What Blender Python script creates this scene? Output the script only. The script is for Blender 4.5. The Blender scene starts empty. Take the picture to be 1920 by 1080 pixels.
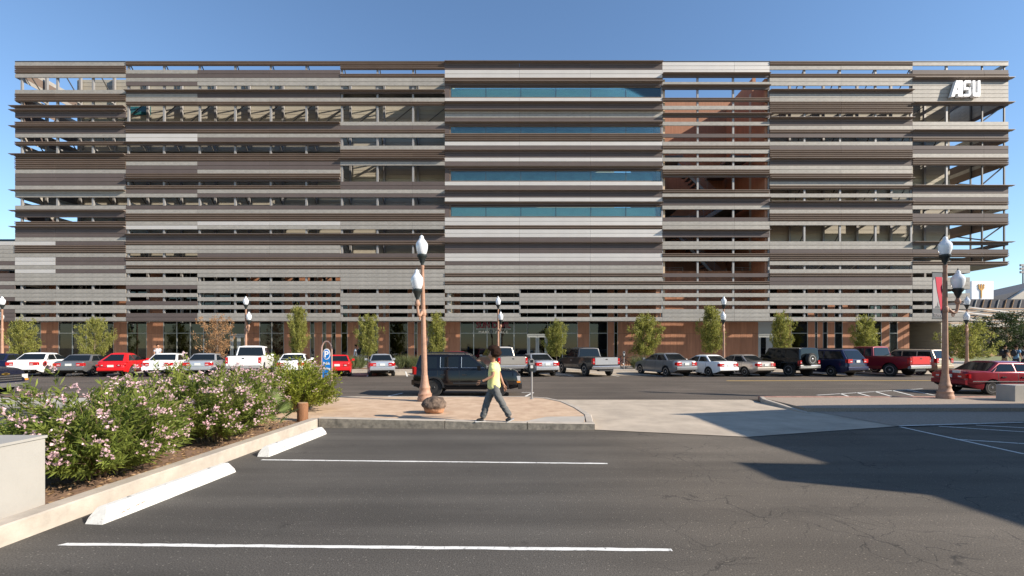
import bpy, bmesh, math, random
import numpy as np
from mathutils import Vector, Matrix
R = math.radians
S = bpy.context.scene
COL = S.collection
random.seed(7); RNG = np.random.default_rng(7)

# ------------------------------------------------------------------ camera, sky, sun, exposure
F, CX, HY, EYE = 850.0, 960.0, 647.0, 2.0          # lens in photo pixels, vanishing point, eye height
cam = bpy.data.cameras.new('camera'); camo = bpy.data.objects.new('camera', cam); COL.objects.link(camo)
camo.location = (0, 0, EYE); camo.rotation_euler = (R(90), 0, 0)
cam.sensor_width = 36; cam.lens = 36*F/1920; cam.shift_y = (HY-540)/1920; cam.clip_end = 3000; cam.clip_start = .1
S.camera = camo
SUN_EL, SUN_AZ = 29.0, 110.0                       # azimuth clockwise from +Y
w = bpy.data.worlds.new('World'); S.world = w; w.use_nodes = True
nt = w.node_tree; sky = nt.nodes.new('ShaderNodeTexSky'); sky.sky_type = 'NISHITA'; sky.sun_disc = False
sky.sun_elevation = R(SUN_EL); sky.sun_rotation = R(SUN_AZ); sky.air_density = 1.15; sky.dust_density = 0.0; sky.ozone_density = 4.5
nt.links.new(sky.outputs[0], nt.nodes['Background'].inputs[0]); nt.nodes['Background'].inputs[1].default_value = .108
sl = bpy.data.lights.new('sun', 'SUN'); sl.energy = 5.0; sl.angle = R(.5); sl.color = (1, .9, .77)
so = bpy.data.objects.new('sun', sl); COL.objects.link(so)
sdir = Vector((math.sin(R(SUN_AZ))*math.cos(R(SUN_EL)), math.cos(R(SUN_AZ))*math.cos(R(SUN_EL)), math.sin(R(SUN_EL))))
so.rotation_euler = sdir.to_track_quat('Z', 'Y').to_euler(); so.location = (30, -20, 40)
S.view_settings.view_transform = 'Standard'; S.view_settings.look = 'None'; S.view_settings.gamma = 1
S.view_settings.exposure = 0.82
S.render.engine = 'CYCLES'

# ------------------------------------------------------------------ helpers
def PX(px, d): return (px-CX)*d/F
def PZ(py, d): return EYE-(py-HY)*d/F
def G(px, py, z=0.0):
    d = (EYE-z)*F/(py-HY); return (PX(px, d), d, z)

class MB:
    def __init__(s): s.v = []; s.f = []; s.m = []
    def add(s, vs, fs, mi=0):
        o = len(s.v); s.v += [tuple(v) for v in vs]; s.f += [tuple(i+o for i in f) for f in fs]; s.m += [mi]*len(fs); return s
    def box(s, x0, x1, y0, y1, z0, z1, mi=0):
        return s.add([(x0,y0,z0),(x1,y0,z0),(x1,y1,z0),(x0,y1,z0),(x0,y0,z1),(x1,y0,z1),(x1,y1,z1),(x0,y1,z1)],
              [(0,3,2,1),(4,5,6,7),(0,1,5,4),(1,2,6,5),(2,3,7,6),(3,0,4,7)], mi)
    def prism(s, pts, ax, a, b, mi=0):
        # pts: 2-D loop in the plane normal to axis ax ('x': (y,z); 'y': (x,z); 'z': (x,y)), extruded a..b
        def mk(p, t): return {'x': (t,p[0],p[1]), 'y': (p[0],t,p[1]), 'z': (p[0],p[1],t)}[ax]
        n = len(pts); vs = [mk(p,a) for p in pts]+[mk(p,b) for p in pts]
        area = sum(pts[i][0]*pts[(i+1)%n][1]-pts[(i+1)%n][0]*pts[i][1] for i in range(n))
        fs = [tuple(range(n))[::-1], tuple(range(n,2*n))]+[(i,(i+1)%n,(i+1)%n+n,i+n) for i in range(n)]
        flip = (area < 0) != (b < a)
        if ax == 'y': flip = not flip
        if flip: fs = [f[::-1] for f in fs]
        return s.add(vs, fs, mi)
    def tube(s, pts, r, n=8, mi=0, cap=True):
        pts = [Vector(p) for p in pts]; rs = r if isinstance(r, (list, tuple)) else [r]*len(pts)
        vs = []; up = None
        for i, p in enumerate(pts):
            t = (pts[min(i+1,len(pts)-1)]-pts[max(i-1,0)]).normalized()
            if up is None:
                up = t.orthogonal().normalized()
            up = (up-t*up.dot(t))
            up = up.normalized() if up.length > 1e-6 else t.orthogonal().normalized()
            q = t.cross(up)
            for k in range(n):
                a = 2*math.pi*k/n; vs.append(p+(up*math.cos(a)+q*math.sin(a))*rs[i])
        fs = []
        for i in range(len(pts)-1):
            for k in range(n): fs.append((i*n+k, i*n+(k+1)%n, (i+1)*n+(k+1)%n, (i+1)*n+k))
        if cap: fs += [tuple(range(n))[::-1], tuple(range((len(pts)-1)*n, len(pts)*n))]
        return s.add(vs, fs, mi)
    def lathe(s, prof, n=20, c=(0,0,0), ax='z', mi=0, flute=0, nf=12):
        vs = []; fs = []
        for (r, h) in prof:
            for k in range(n):
                a = 2*math.pi*k/n; rr = r*(1-flute*(.5-.5*math.cos(a*nf))) if flute else r
                p = (rr*math.cos(a), rr*math.sin(a), h)
                if ax == 'y': p = (p[0], p[2], -p[1])
                vs.append((c[0]+p[0], c[1]+p[1], c[2]+p[2]))
        m = len(prof)
        for i in range(m-1):
            for k in range(n): fs.append((i*n+k, i*n+(k+1)%n, (i+1)*n+(k+1)%n, (i+1)*n+k))
        fs += [tuple(range(n))[::-1], tuple(range((m-1)*n, m*n))]
        return s.add(vs, fs, mi)
    def mesh(s, name, smooth=None):
        me = bpy.data.meshes.new(name); me.from_pydata(s.v, [], s.f)
        if any(s.m): me.polygons.foreach_set('material_index', s.m)
        me.update()
        if smooth is not None:
            me.polygons.foreach_set('use_smooth', [True]*len(me.polygons)); me.set_sharp_from_angle(angle=R(smooth))
        return me

def link(name, me, mats, parent=None, loc=(0,0,0)):
    o = bpy.data.objects.new(name, me); COL.objects.link(o)
    for m in (mats if isinstance(mats, (list, tuple)) else [mats]):
        if len(me.materials) < (len(mats) if isinstance(mats, (list, tuple)) else 1): me.materials.append(m)
    if parent: o.parent = parent
    o.location = loc
    return o
def build(mb, name, mats, parent=None, smooth=None, origin=None):
    """one mesh object; with a parent whose empty is unrotated the shape may be given in world space (origin='world')"""
    me = mb.mesh(name, smooth)
    if origin == 'world' and parent is not None:
        t = parent
        off = Vector((0,0,0))
        while t is not None: off += t.location; t = t.parent
        me.transform(Matrix.Translation(-off))
    return link(name, me, mats, parent)
def tag(o, label=None, cat=None, group=None, kind=None):
    if label: o['label'] = label
    if cat: o['category'] = cat
    if group: o['group'] = group
    if kind: o['kind'] = kind
    return o
def thing(name, label, cat, loc=(0,0,0), rz=0, group=None):
    o = bpy.data.objects.new(name, None); COL.objects.link(o); o.location = loc; o.rotation_euler = (0,0,rz)
    o.empty_display_size = .2
    return tag(o, label, cat, group)
def struct(mb, name, mats, smooth=None): return tag(build(mb, name, mats, None, smooth), kind='structure')
def copy_tree(o, parent=None):
    c = o.copy(); COL.objects.link(c); c.parent = parent
    for ch in o.children: copy_tree(ch, c)
    return c

# ------------------------------------------------------------------ materials
def mat(name, c, rough=.6, metal=0.0, var=.0, scale=4.0, bump=0.0, bscale=60.0, spec=.5, coat=0.0, stretch=(1,1,1), objvar=0.0, c2=None):
    m = bpy.data.materials.new(name); m.use_nodes = True; n = m.node_tree; b = n.nodes['Principled BSDF']
    b.inputs['Base Color'].default_value = (*c, 1); b.inputs['Roughness'].default_value = rough; b.inputs['Metallic'].default_value = metal
    b.inputs['Specular IOR Level'].default_value = spec; b.inputs['Coat Weight'].default_value = coat; b.inputs['Coat Roughness'].default_value = .06
    if var or bump or c2:
        tc = n.nodes.new('ShaderNodeTexCoord'); mp = n.nodes.new('ShaderNodeMapping'); mp.inputs['Scale'].default_value = stretch
        n.links.new(tc.outputs['Object'], mp.inputs[0])
    last = None
    if var or c2:
        no = n.nodes.new('ShaderNodeTexNoise'); no.inputs['Scale'].default_value = scale; no.inputs['Detail'].default_value = 6; no.inputs['Roughness'].default_value = .65
        n.links.new(mp.outputs[0], no.inputs['Vector'])
        mr = n.nodes.new('ShaderNodeMapRange'); mr.inputs['From Min'].default_value = .3; mr.inputs['From Max'].default_value = .7
        n.links.new(no.outputs['Fac'], mr.inputs['Value'])
        mx = n.nodes.new('ShaderNodeMix'); mx.data_type = 'RGBA'
        ca = tuple(v*(1-var) for v in c); cb = c2 if c2 else tuple(min(1, v*(1+var)) for v in c)
        mx.inputs[6].default_value = (*ca, 1); mx.inputs[7].default_value = (*cb, 1)
        n.links.new(mr.outputs[0], mx.inputs[0]); last = mx.outputs[2]
    if objvar:
        oi = n.nodes.new('ShaderNodeObjectInfo'); h = n.nodes.new('ShaderNodeHueSaturation')
        mr2 = n.nodes.new('ShaderNodeMapRange'); mr2.inputs['To Min'].default_value = 1-objvar; mr2.inputs['To Max'].default_value = 1+objvar
        n.links.new(oi.outputs['Random'], mr2.inputs['Value']); n.links.new(mr2.outputs[0], h.inputs['Value'])
        if last: n.links.new(last, h.inputs['Color'])
        else: h.inputs['Color'].default_value = (*c, 1)
        last = h.outputs[0]
    if last: n.links.new(last, b.inputs['Base Color'])
    if bump:
        nb = n.nodes.new('ShaderNodeTexNoise'); nb.inputs['Scale'].default_value = bscale; nb.inputs['Detail'].default_value = 4
        n.links.new(mp.outputs[0], nb.inputs['Vector'])
        bp = n.nodes.new('ShaderNodeBump'); bp.inputs['Strength'].default_value = bump; bp.inputs['Distance'].default_value = .02
        n.links.new(nb.outputs['Fac'], bp.inputs['Height']); n.links.new(bp.outputs[0], b.inputs['Normal'])
    return m
def leafmat(name, c, c2, trans=.35):
    m = mat(name, c, rough=.5, var=.25, scale=2.5, c2=c2, spec=.3)
    n = m.node_tree; b = n.nodes['Principled BSDF']; out = n.nodes['Material Output']
    src = b.inputs['Base Color'].links[0].from_socket
    oi = n.nodes.new('ShaderNodeNewGeometry'); h = n.nodes.new('ShaderNodeHueSaturation')
    mr = n.nodes.new('ShaderNodeMapRange'); mr.inputs['To Min'].default_value = .65; mr.inputs['To Max'].default_value = 1.35
    n.links.new(oi.outputs['Random Per Island'], mr.inputs['Value']); n.links.new(mr.outputs[0], h.inputs['Value']); n.links.new(src, h.inputs['Color'])
    n.links.new(h.outputs[0], b.inputs['Base Color'])
    t = n.nodes.new('ShaderNodeBsdfTranslucent'); n.links.new(h.outputs[0], t.inputs[0])
    mx = n.nodes.new('ShaderNodeMixShader'); mx.inputs[0].default_value = trans
    n.links.new(b.outputs[0], mx.inputs[1]); n.links.new(t.outputs[0], mx.inputs[2]); n.links.new(mx.outputs[0], out.inputs[0])
    return m
def glassmat(name, tint, rough=.02, ior=1.5):
    m = bpy.data.materials.new(name); m.use_nodes = True; n = m.node_tree; out = n.nodes['Material Output']; n.nodes.remove(n.nodes['Principled BSDF'])
    t = n.nodes.new('ShaderNodeBsdfTransparent'); t.inputs[0].default_value = (*tint, 1)
    g = n.nodes.new('ShaderNodeBsdfGlossy'); g.inputs['Roughness'].default_value = rough; g.inputs[0].default_value = (.95,1,1,1)
    fr = n.nodes.new('ShaderNodeFresnel'); fr.inputs[0].default_value = ior
    mx = n.nodes.new('ShaderNodeMixShader'); n.links.new(fr.outputs[0], mx.inputs[0]); n.links.new(t.outputs[0], mx.inputs[1]); n.links.new(g.outputs[0], mx.inputs[2])
    n.links.new(mx.outputs[0], out.inputs[0]); return m

M = {}
M['L'] = mat('perforated_grey', (.325,.302,.268), .6, .1, .16, 3.2, .05, 90, spec=.25, objvar=.07, stretch=(.9,1,1.1))
M['W'] = mat('pale_silver', (.53,.50,.465), .55, .15, .05, .6, objvar=.05)
M['D'] = mat('dark_bronze', (.115,.092,.085), .6, .0, .08, .8, spec=.15, objvar=.08)
M['Rb'] = mat('ribbed_bronze', (.165,.122,.096), .6, .0, .08, .8, spec=.15, objvar=.08)
M['fin'] = mat('fin_bronze', (.23,.185,.155), .5, .2, .05, .8)
M['post'] = mat('grey_steel', (.28,.27,.26), .55, .2, .06, 2)
M['steel_d'] = mat('dark_steel', (.09,.085,.08), .5, .3)
M['clad'] = None
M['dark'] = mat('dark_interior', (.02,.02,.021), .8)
M['slab'] = mat('concrete_slab', (.16,.155,.15), .9, 0, .1, 2)
M['frame'] = mat('aluminium_frame', (.36,.36,.34), .4, .6)
M['doorgrey'] = mat('grey_door_paint', (.33,.34,.32), .5)
M['glass'] = glassmat('tinted_window_glass', (.82,.95,.93), .02, 1.9)
M['glass'].node_tree.nodes['Glossy BSDF'].inputs[0].default_value = (.85,.96,.92,1)
M['store'] = glassmat('storefront_glass', (.20,.24,.21), .02, 1.55)
M['carglass'] = mat('car_glass', (.008,.011,.013), .04, 0, spec=.4)
M['blind'] = mat('roller_blind', (.85,.87,.78), .8)
M['white'] = mat('white_paint', (.78,.77,.74), .6, 0, .05, 6)
M['black'] = mat('black_plastic', (.015,.015,.016), .5)
M['rubber'] = mat('tyre_rubber', (.022,.021,.02), .85, 0, .2, 12)
M['rim'] = mat('alloy_rim', (.5,.5,.5), .3, .85)
M['rimdark'] = mat('dark_rim', (.03,.03,.032), .4, .5)
M['chrome'] = mat('chrome_bumper', (.62,.62,.62), .22, .9)
M['plate'] = mat('number_plate', (.62,.62,.58), .5)
M['red_l'] = mat('red_lens', (.42,.012,.014), .12, 0, coat=.5)
M['amber_l'] = mat('amber_lens', (.75,.25,.02), .15, 0, coat=.5)
M['clear_l'] = mat('clear_lens', (.65,.66,.66), .1, .3, coat=.5)

def asphalt(name, c, spk, crack=0.0, seal=0.0):
    m = bpy.data.materials.new(name); m.use_nodes = True; n = m.node_tree; b = n.nodes['Principled BSDF']; L = n.links.new
    b.inputs['Roughness'].default_value = .85; b.inputs['Specular IOR Level'].default_value = .3
    tc = n.nodes.new('ShaderNodeTexCoord')
    big = n.nodes.new('ShaderNodeTexNoise'); big.inputs['Scale'].default_value = .35; big.inputs['Detail'].default_value = 5; L(tc.outputs['Object'], big.inputs['Vector'])
    sm = n.nodes.new('ShaderNodeTexNoise'); sm.inputs['Scale'].default_value = 70; sm.inputs['Detail'].default_value = 3; L(tc.outputs['Object'], sm.inputs['Vector'])
    vo = n.nodes.new('ShaderNodeTexVoronoi'); vo.inputs['Scale'].default_value = 42; L(tc.outputs['Object'], vo.inputs['Vector'])
    r1 = n.nodes.new('ShaderNodeMapRange'); r1.inputs['From Min'].default_value = .3; r1.inputs['From Max'].default_value = .7; r1.inputs['To Min'].default_value = .82; r1.inputs['To Max'].default_value = 1.2; L(big.outputs['Fac'], r1.inputs['Value'])
    r2 = n.nodes.new('ShaderNodeMapRange'); r2.inputs['From Min'].default_value = .3; r2.inputs['From Max'].default_value = .7; r2.inputs['To Min'].default_value = .62; r2.inputs['To Max'].default_value = 1.45; L(sm.outputs['Fac'], r2.inputs['Value'])
    mu = n.nodes.new('ShaderNodeMath'); mu.operation = 'MULTIPLY'; L(r1.outputs[0], mu.inputs[0]); L(r2.outputs[0], mu.inputs[1])
    cx = n.nodes.new('ShaderNodeMix'); cx.data_type = 'RGBA'; cx.blend_type = 'MULTIPLY'; cx.inputs[0].default_value = 1; cx.inputs[6].default_value = (*c, 1); L(mu.outputs[0], cx.inputs[7])
    # pale aggregate flecks
    sp = n.nodes.new('ShaderNodeSeparateColor'); L(vo.outputs['Color'], sp.inputs[0])
    g1 = n.nodes.new('ShaderNodeMath'); g1.operation = 'GREATER_THAN'; g1.inputs[1].default_value = .93; L(sp.outputs[0], g1.inputs[0])
    l1 = n.nodes.new('ShaderNodeMath'); l1.operation = 'LESS_THAN'; l1.inputs[1].default_value = .32; L(vo.outputs['Distance'], l1.inputs[0])
    mm = n.nodes.new('ShaderNodeMath'); mm.operation = 'MULTIPLY'; L(g1.outputs[0], mm.inputs[0]); L(l1.outputs[0], mm.inputs[1])
    mm2 = n.nodes.new('ShaderNodeMath'); mm2.operation = 'MULTIPLY'; mm2.inputs[1].default_value = .6; L(mm.outputs[0], mm2.inputs[0])
    fx = n.nodes.new('ShaderNodeMix'); fx.data_type = 'RGBA'; L(mm2.outputs[0], fx.inputs[0]); L(cx.outputs[2], fx.inputs[6]); fx.inputs[7].default_value = (*spk, 1)
    # tyre wear along the lanes, darker oil spots
    mpw = n.nodes.new('ShaderNodeMapping'); mpw.inputs['Scale'].default_value = (.12,1.6,1); L(tc.outputs['Object'], mpw.inputs[0])
    tw = n.nodes.new('ShaderNodeTexNoise'); tw.inputs['Scale'].default_value = 1.0; tw.inputs['Detail'].default_value = 5; L(mpw.outputs[0], tw.inputs['Vector'])
    twr = n.nodes.new('ShaderNodeMapRange'); twr.inputs['From Min'].default_value = .35; twr.inputs['From Max'].default_value = .65; twr.inputs['To Min'].default_value = .8; twr.inputs['To Max'].default_value = 1.18; L(tw.outputs['Fac'], twr.inputs['Value'])
    os_ = n.nodes.new('ShaderNodeTexNoise'); os_.inputs['Scale'].default_value = 1.7; os_.inputs['Detail'].default_value = 7; os_.inputs['Roughness'].default_value = .7; L(tc.outputs['Object'], os_.inputs['Vector'])
    osr = n.nodes.new('ShaderNodeMapRange'); osr.inputs['From Min'].default_value = .62; osr.inputs['From Max'].default_value = .74; osr.inputs['To Min'].default_value = 1; osr.inputs['To Max'].default_value = .6; L(os_.outputs['Fac'], osr.inputs['Value'])
    wm_ = n.nodes.new('ShaderNodeMath'); wm_.operation = 'MULTIPLY'; L(twr.outputs[0], wm_.inputs[0]); L(osr.outputs[0], wm_.inputs[1])
    wx = n.nodes.new('ShaderNodeMix'); wx.data_type = 'RGBA'; wx.blend_type = 'MULTIPLY'; wx.inputs[0].default_value = 1; L(fx.outputs[2], wx.inputs[6]); L(wm_.outputs[0], wx.inputs[7])
    last = wx.outputs[2]; hgt = sm.outputs['Fac']
    if crack:
        dn = n.nodes.new('ShaderNodeTexNoise'); dn.inputs['Scale'].default_value = 1.3; dn.inputs['Detail'].default_value = 6; L(tc.outputs['Object'], dn.inputs['Vector'])
        va = n.nodes.new('ShaderNodeVectorMath'); va.operation = 'MULTIPLY_ADD'; va.inputs[1].default_value = (1.1,1.1,0); L(dn.outputs['Color'], va.inputs[0]); L(tc.outputs['Object'], va.inputs[2])
        masks = []
        for sc, wd in ((.55, .005), (1.5, .004)):
            ve = n.nodes.new('ShaderNodeTexVoronoi'); ve.feature = 'DISTANCE_TO_EDGE'; ve.inputs['Scale'].default_value = sc; L(va.outputs[0], ve.inputs['Vector'])
            lt = n.nodes.new('ShaderNodeMapRange'); lt.inputs['From Min'].default_value = 0; lt.inputs['From Max'].default_value = wd*sc*1.6; lt.inputs['To Min'].default_value = 1; lt.inputs['To Max'].default_value = 0; L(ve.outputs[0], lt.inputs['Value'])
            masks.append(lt.outputs[0])
        mxx = n.nodes.new('ShaderNodeMath'); mxx.operation = 'MAXIMUM'; L(masks[0], mxx.inputs[0]); L(masks[1], mxx.inputs[1])
        # the cracked zone is worn ground towards the right of the lot
        sx = n.nodes.new('ShaderNodeSeparateXYZ'); L(tc.outputs['Object'], sx.inputs[0])
        zr = n.nodes.new('ShaderNodeMapRange'); zr.inputs['From Min'].default_value = .3; zr.inputs['From Max'].default_value = 2.5; L(sx.outputs[0], zr.inputs['Value'])
        br = n.nodes.new('ShaderNodeTexNoise'); br.inputs['Scale'].default_value = .9; L(tc.outputs['Object'], br.inputs['Vector'])
        brr = n.nodes.new('ShaderNodeMapRange'); brr.inputs['From Min'].default_value = .42; brr.inputs['From Max'].default_value = .56; L(br.outputs['Fac'], brr.inputs['Value'])
        k1 = n.nodes.new('ShaderNodeMath'); k1.operation = 'MULTIPLY'; L(zr.outputs[0], k1.inputs[0]); L(brr.outputs[0], k1.inputs[1])
        k2 = n.nodes.new('ShaderNodeMath'); k2.operation = 'MULTIPLY'; L(k1.outputs[0], k2.inputs[0]); L(mxx.outputs[0], k2.inputs[1])
        k3 = n.nodes.new('ShaderNodeMath'); k3.operation = 'MULTIPLY'; k3.inputs[1].default_value = crack; L(k2.outputs[0], k3.inputs[0])
        # older paving to the right is paler
        wr = n.nodes.new('ShaderNodeMix'); wr.data_type = 'RGBA'; wr.blend_type = 'MULTIPLY'; L(zr.outputs[0], wr.inputs[0]); L(last, wr.inputs[6]); wr.inputs[7].default_value = (1.28,1.2,1.1,1); last = wr.outputs[2]
        ck = n.nodes.new('ShaderNodeMix'); ck.data_type = 'RGBA'; L(k3.outputs[0], ck.inputs[0]); L(last, ck.inputs[6]); ck.inputs[7].default_value = (.008,.008,.008,1); last = ck.outputs[2]
    L(last, b.inputs['Base Color'])
    bp = n.nodes.new('ShaderNodeBump'); bp.inputs['Strength'].default_value = .35; bp.inputs['Distance'].default_value = .01; L(hgt, bp.inputs['Height']); L(bp.outputs[0], b.inputs['Normal'])
    return m
M['lot'] = asphalt('lot_asphalt', (.076,.069,.060), (.22,.2,.17), crack=.7)
M['street'] = asphalt('street_asphalt', (.090,.074,.060), (.2,.18,.15))
M['conc'] = mat('concrete', (.40,.365,.315), .85, 0, .12, 1.5, .15, 40)
M['conc_d'] = mat('driveway_concrete', (.405,.34,.265), .9, 0, .2, 1.1, .2, 50)
M['agg'] = mat('exposed_aggregate', (.29,.235,.185), .9, 0, .3, 22, .3, 60)
M['sand'] = mat('decomposed_granite', (.47,.315,.205), .95, 0, .16, 2.2, .35, 55, c2=(.57,.42,.29))
M['soil'] = mat('dry_soil', (.20,.12,.075), .95, 0, .35, 9, .5, 30)
M['kerb'] = mat('kerb_concrete', (.40,.35,.29), .85, 0, .2, 3, .15, 40)
M['redkerb'] = mat('red_kerb_paint', (.33,.18,.135), .7, 0, .4, 5)
M['line'] = mat('road_paint_white', (.72,.71,.68), .7, 0, .14, 14)
def worn(name, c, under, lo, hi, sc):
    m = mat(name, c, .75, 0, .12, 14); n = m.node_tree; b = n.nodes['Principled BSDF']; L = n.links.new; src = b.inputs['Base Color'].links[0].from_socket
    tc = n.nodes.new('ShaderNodeTexCoord'); no = n.nodes.new('ShaderNodeTexNoise'); no.inputs['Scale'].default_value = sc; no.inputs['Detail'].default_value = 8; no.inputs['Roughness'].default_value = .75; L(tc.outputs['Object'], no.inputs['Vector'])
    mr = n.nodes.new('ShaderNodeMapRange'); mr.inputs['From Min'].default_value = lo; mr.inputs['From Max'].default_value = hi; L(no.outputs['Fac'], mr.inputs['Value'])
    mx = n.nodes.new('ShaderNodeMix'); mx.data_type = 'RGBA'; L(mr.outputs[0], mx.inputs[0]); L(src, mx.inputs[6]); mx.inputs[7].default_value = (*under, 1); L(mx.outputs[2], b.inputs['Base Color']); return m
M['line'] = worn('worn_road_paint', (.70,.69,.65), (.09,.085,.08), .56, .66, 16)
M['yline'] = mat('road_paint_yellow', (.62,.40,.08), .7, 0, .15, 9)

def brickmat():
    # terracotta boards: vertical planks of slightly different hue
    m = mat('terracotta_board', (.36,.165,.09), .8, 0, .18, 1.2, .2, 30, stretch=(6,6,.35), objvar=.12)
    return m
M['terra'] = brickmat()
def cladmat():
    m = mat('beige_cladding', (.42,.38,.30), .7, 0, .05, .8)
    n = m.node_tree; b = n.nodes['Principled BSDF']; L = n.links.new
    tc = n.nodes.new('ShaderNodeTexCoord'); sx = n.nodes.new('ShaderNodeSeparateXYZ'); L(tc.outputs['Object'], sx.inputs[0])
    mo = n.nodes.new('ShaderNodeMath'); mo.operation = 'FRACT'; mu = n.nodes.new('ShaderNodeMath'); mu.operation = 'MULTIPLY'; mu.inputs[1].default_value = 1/.36
    L(sx.outputs[2], mu.inputs[0]); L(mu.outputs[0], mo.inputs[0])
    cr = n.nodes.new('ShaderNodeMapRange'); cr.inputs['From Min'].default_value = 0; cr.inputs['From Max'].default_value = .09; L(mo.outputs[0], cr.inputs['Value'])
    bp = n.nodes.new('ShaderNodeBump'); bp.inputs['Strength'].default_value = 1; bp.inputs['Distance'].default_value = .03; L(cr.outputs[0], bp.inputs['Height']); L(bp.outputs[0], b.inputs['Normal'])
    return m
M['clad'] = cladmat()
# ------------------------------------------------------------------ ground, roads, pavements
KY = 34.2      # far kerb
m = MB(); m.add([(-1500,-200,-.03),(1500,-200,-.03),(1500,2500,-.03),(-1500,2500,-.03)], [(0,1,2,3)])
struct(m, 'ground', mat('desert_ground', (.30,.24,.17), .95, 0, .2, .3))
def flat(pts, z): 
    m = MB(); m.add([(p[0],p[1],z) for p in pts], [tuple(range(len(pts)))]); return m
def slab(pts, z0, z1):
    m = MB(); m.prism(pts, 'z', z0, z1); return m
struct(flat([(-60,-12),(60,-12),(60,17),(-60,17)], 0.0), 'parking_lot', M['lot'])
struct(flat([(-160,15.4),(160,15.4),(160,29.9),(-160,29.9)], .004), 'street', M['street'])
struct(flat([(-160,29.9),(160,29.9),(160,34.3),(-160,34.3)], .006), 'parking_bays', M['conc_d'])
# far pavement with kerb and planting strip
struct(slab([(-160,KY+.15),(160,KY+.15),(160,60),(-160,60)], -.02, .15), 'far_pavement', M['conc'])
struct(slab([(-160,KY),(160,KY),(160,KY+.145),(-160,KY+.145)], -.02, .155), 'far_kerb', M['kerb'])
# near pavement of decomposed granite, its kerbs
rr = [(-4.85,11.1),(1.75,10.85),(1.95,12.0),(1.85,13.4),(1.6,14.8),(1.15,15.7),(.4,16.12),(-9.5,16.12),(-9.5,11.1)]
struct(slab(rr, -.02, .15), 'near_pavement', M['sand'])
# concrete end of the pavement by the driveway
struct(flat([(.2,10.86),(1.72,10.86),(1.9,11.75),(.9,11.7)], .154), 'pavement_end', M['conc'])
def strip(line, wdt, z0, z1s, name, mt, face=None):
    """a kerb that follows a line; z1s may change along it"""
    m = MB(); n = len(line); vs = []
    for i, p in enumerate(line):
        a = Vector(line[max(i-1,0)]); b = Vector(line[min(i+1,n-1)]); t = (b-a).normalized(); nn = Vector((-t.y, t.x))
        z1 = z1s[i] if isinstance(z1s, (list,tuple)) else z1s
        q = Vector(p)+nn*wdt
        vs += [(p[0],p[1],z0),(p[0],p[1],z1-.015),(p[0]+nn.x*.02,p[1]+nn.y*.02,z1),(q.x,q.y,z1),(q.x,q.y,z0)]
    fs = []
    for i in range(n-1):
        for k in range(4): fs.append((i*5+k, (i+1)*5+k, (i+1)*5+k+1, i*5+k+1))
    fs += [(0,1,2,3,4), tuple(range((n-1)*5, n*5))[::-1]]
    m.add(vs, fs)
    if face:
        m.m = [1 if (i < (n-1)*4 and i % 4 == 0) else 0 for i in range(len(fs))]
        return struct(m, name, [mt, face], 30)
    return struct(m, name, mt, 30)
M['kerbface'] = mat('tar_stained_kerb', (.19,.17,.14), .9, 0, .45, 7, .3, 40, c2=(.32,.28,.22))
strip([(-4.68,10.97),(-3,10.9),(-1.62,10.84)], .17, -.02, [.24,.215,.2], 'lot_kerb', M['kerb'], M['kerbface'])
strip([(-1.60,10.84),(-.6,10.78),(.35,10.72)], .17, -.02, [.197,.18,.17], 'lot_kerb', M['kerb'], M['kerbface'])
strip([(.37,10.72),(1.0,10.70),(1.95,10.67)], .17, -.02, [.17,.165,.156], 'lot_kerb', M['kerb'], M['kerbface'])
strip([(1.95,10.84),(2.1,12.0),(2.0,13.4),(1.74,14.85),(1.25,15.82),(.45,16.28),(-1,16.3),(-9.5,16.3)], .17, -.02, .165, 'corner_kerb', M['kerb'])
# driveway apron and right pavement
struct(flat([(1.95,10.66),(5.1,9.83),(9.4,11.1),(13.4,11.8),(26,12.6),(26,13.5),(8.6,13.5),(8.6,16.5),(1.0,16.5),(2.1,13.4),(2.15,12)], .012), 'driveway', M['conc_d'])
struct(slab([(8.72,13.5),(60,13.5),(60,16.2),(8.9,16.2)], -.02, .13), 'right_pavement', M['agg'])
struct(flat([(9.4,11.1),(13.4,11.8),(26,12.6),(60,12.6),(60,13.5),(9.0,13.5)], .02), 'right_apron', M['agg'])
strip([(8.55,13.2),(8.6,15.6),(8.9,16.3)][::-1], .14, -.02, [.15,.15,.03], 'driveway_kerb', M['kerb'])
strip([(8.95,16.35),(14,16.35),(60,16.35)], .14, -.02, .14, 'right_kerb', M['redkerb'])
# left side: pavement beyond the planting bed
struct(slab([(-60,14.5),(-14.2,14.5),(-13.4,15.3),(-13.6,16.1),(-60,16.1)], -.02, .13), 'left_pavement', M['conc'])
strip([(-60,16.25),(-14.4,16.25),(-13.45,15.9),(-13.2,15.2)][::-1], -.13, -.02, .15, 'left_kerb', M['redkerb'])
# planting bed and its kerb
struct(slab([(-5.15,3.2),(-4.85,11.1),(-5.0,12),(-9.6,12),(-9.0,3.2)], -.02, .13), 'planting_bed', M['soil'])
ks = [(-5.10,2.6),(-5.06,4.2),(-4.96,6.2),(-4.86,8.2),(-4.77,9.8),(-4.70,11.12)]
strip(ks, .22, -.02, .21, 'bed_kerb', M['kerb'])

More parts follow.
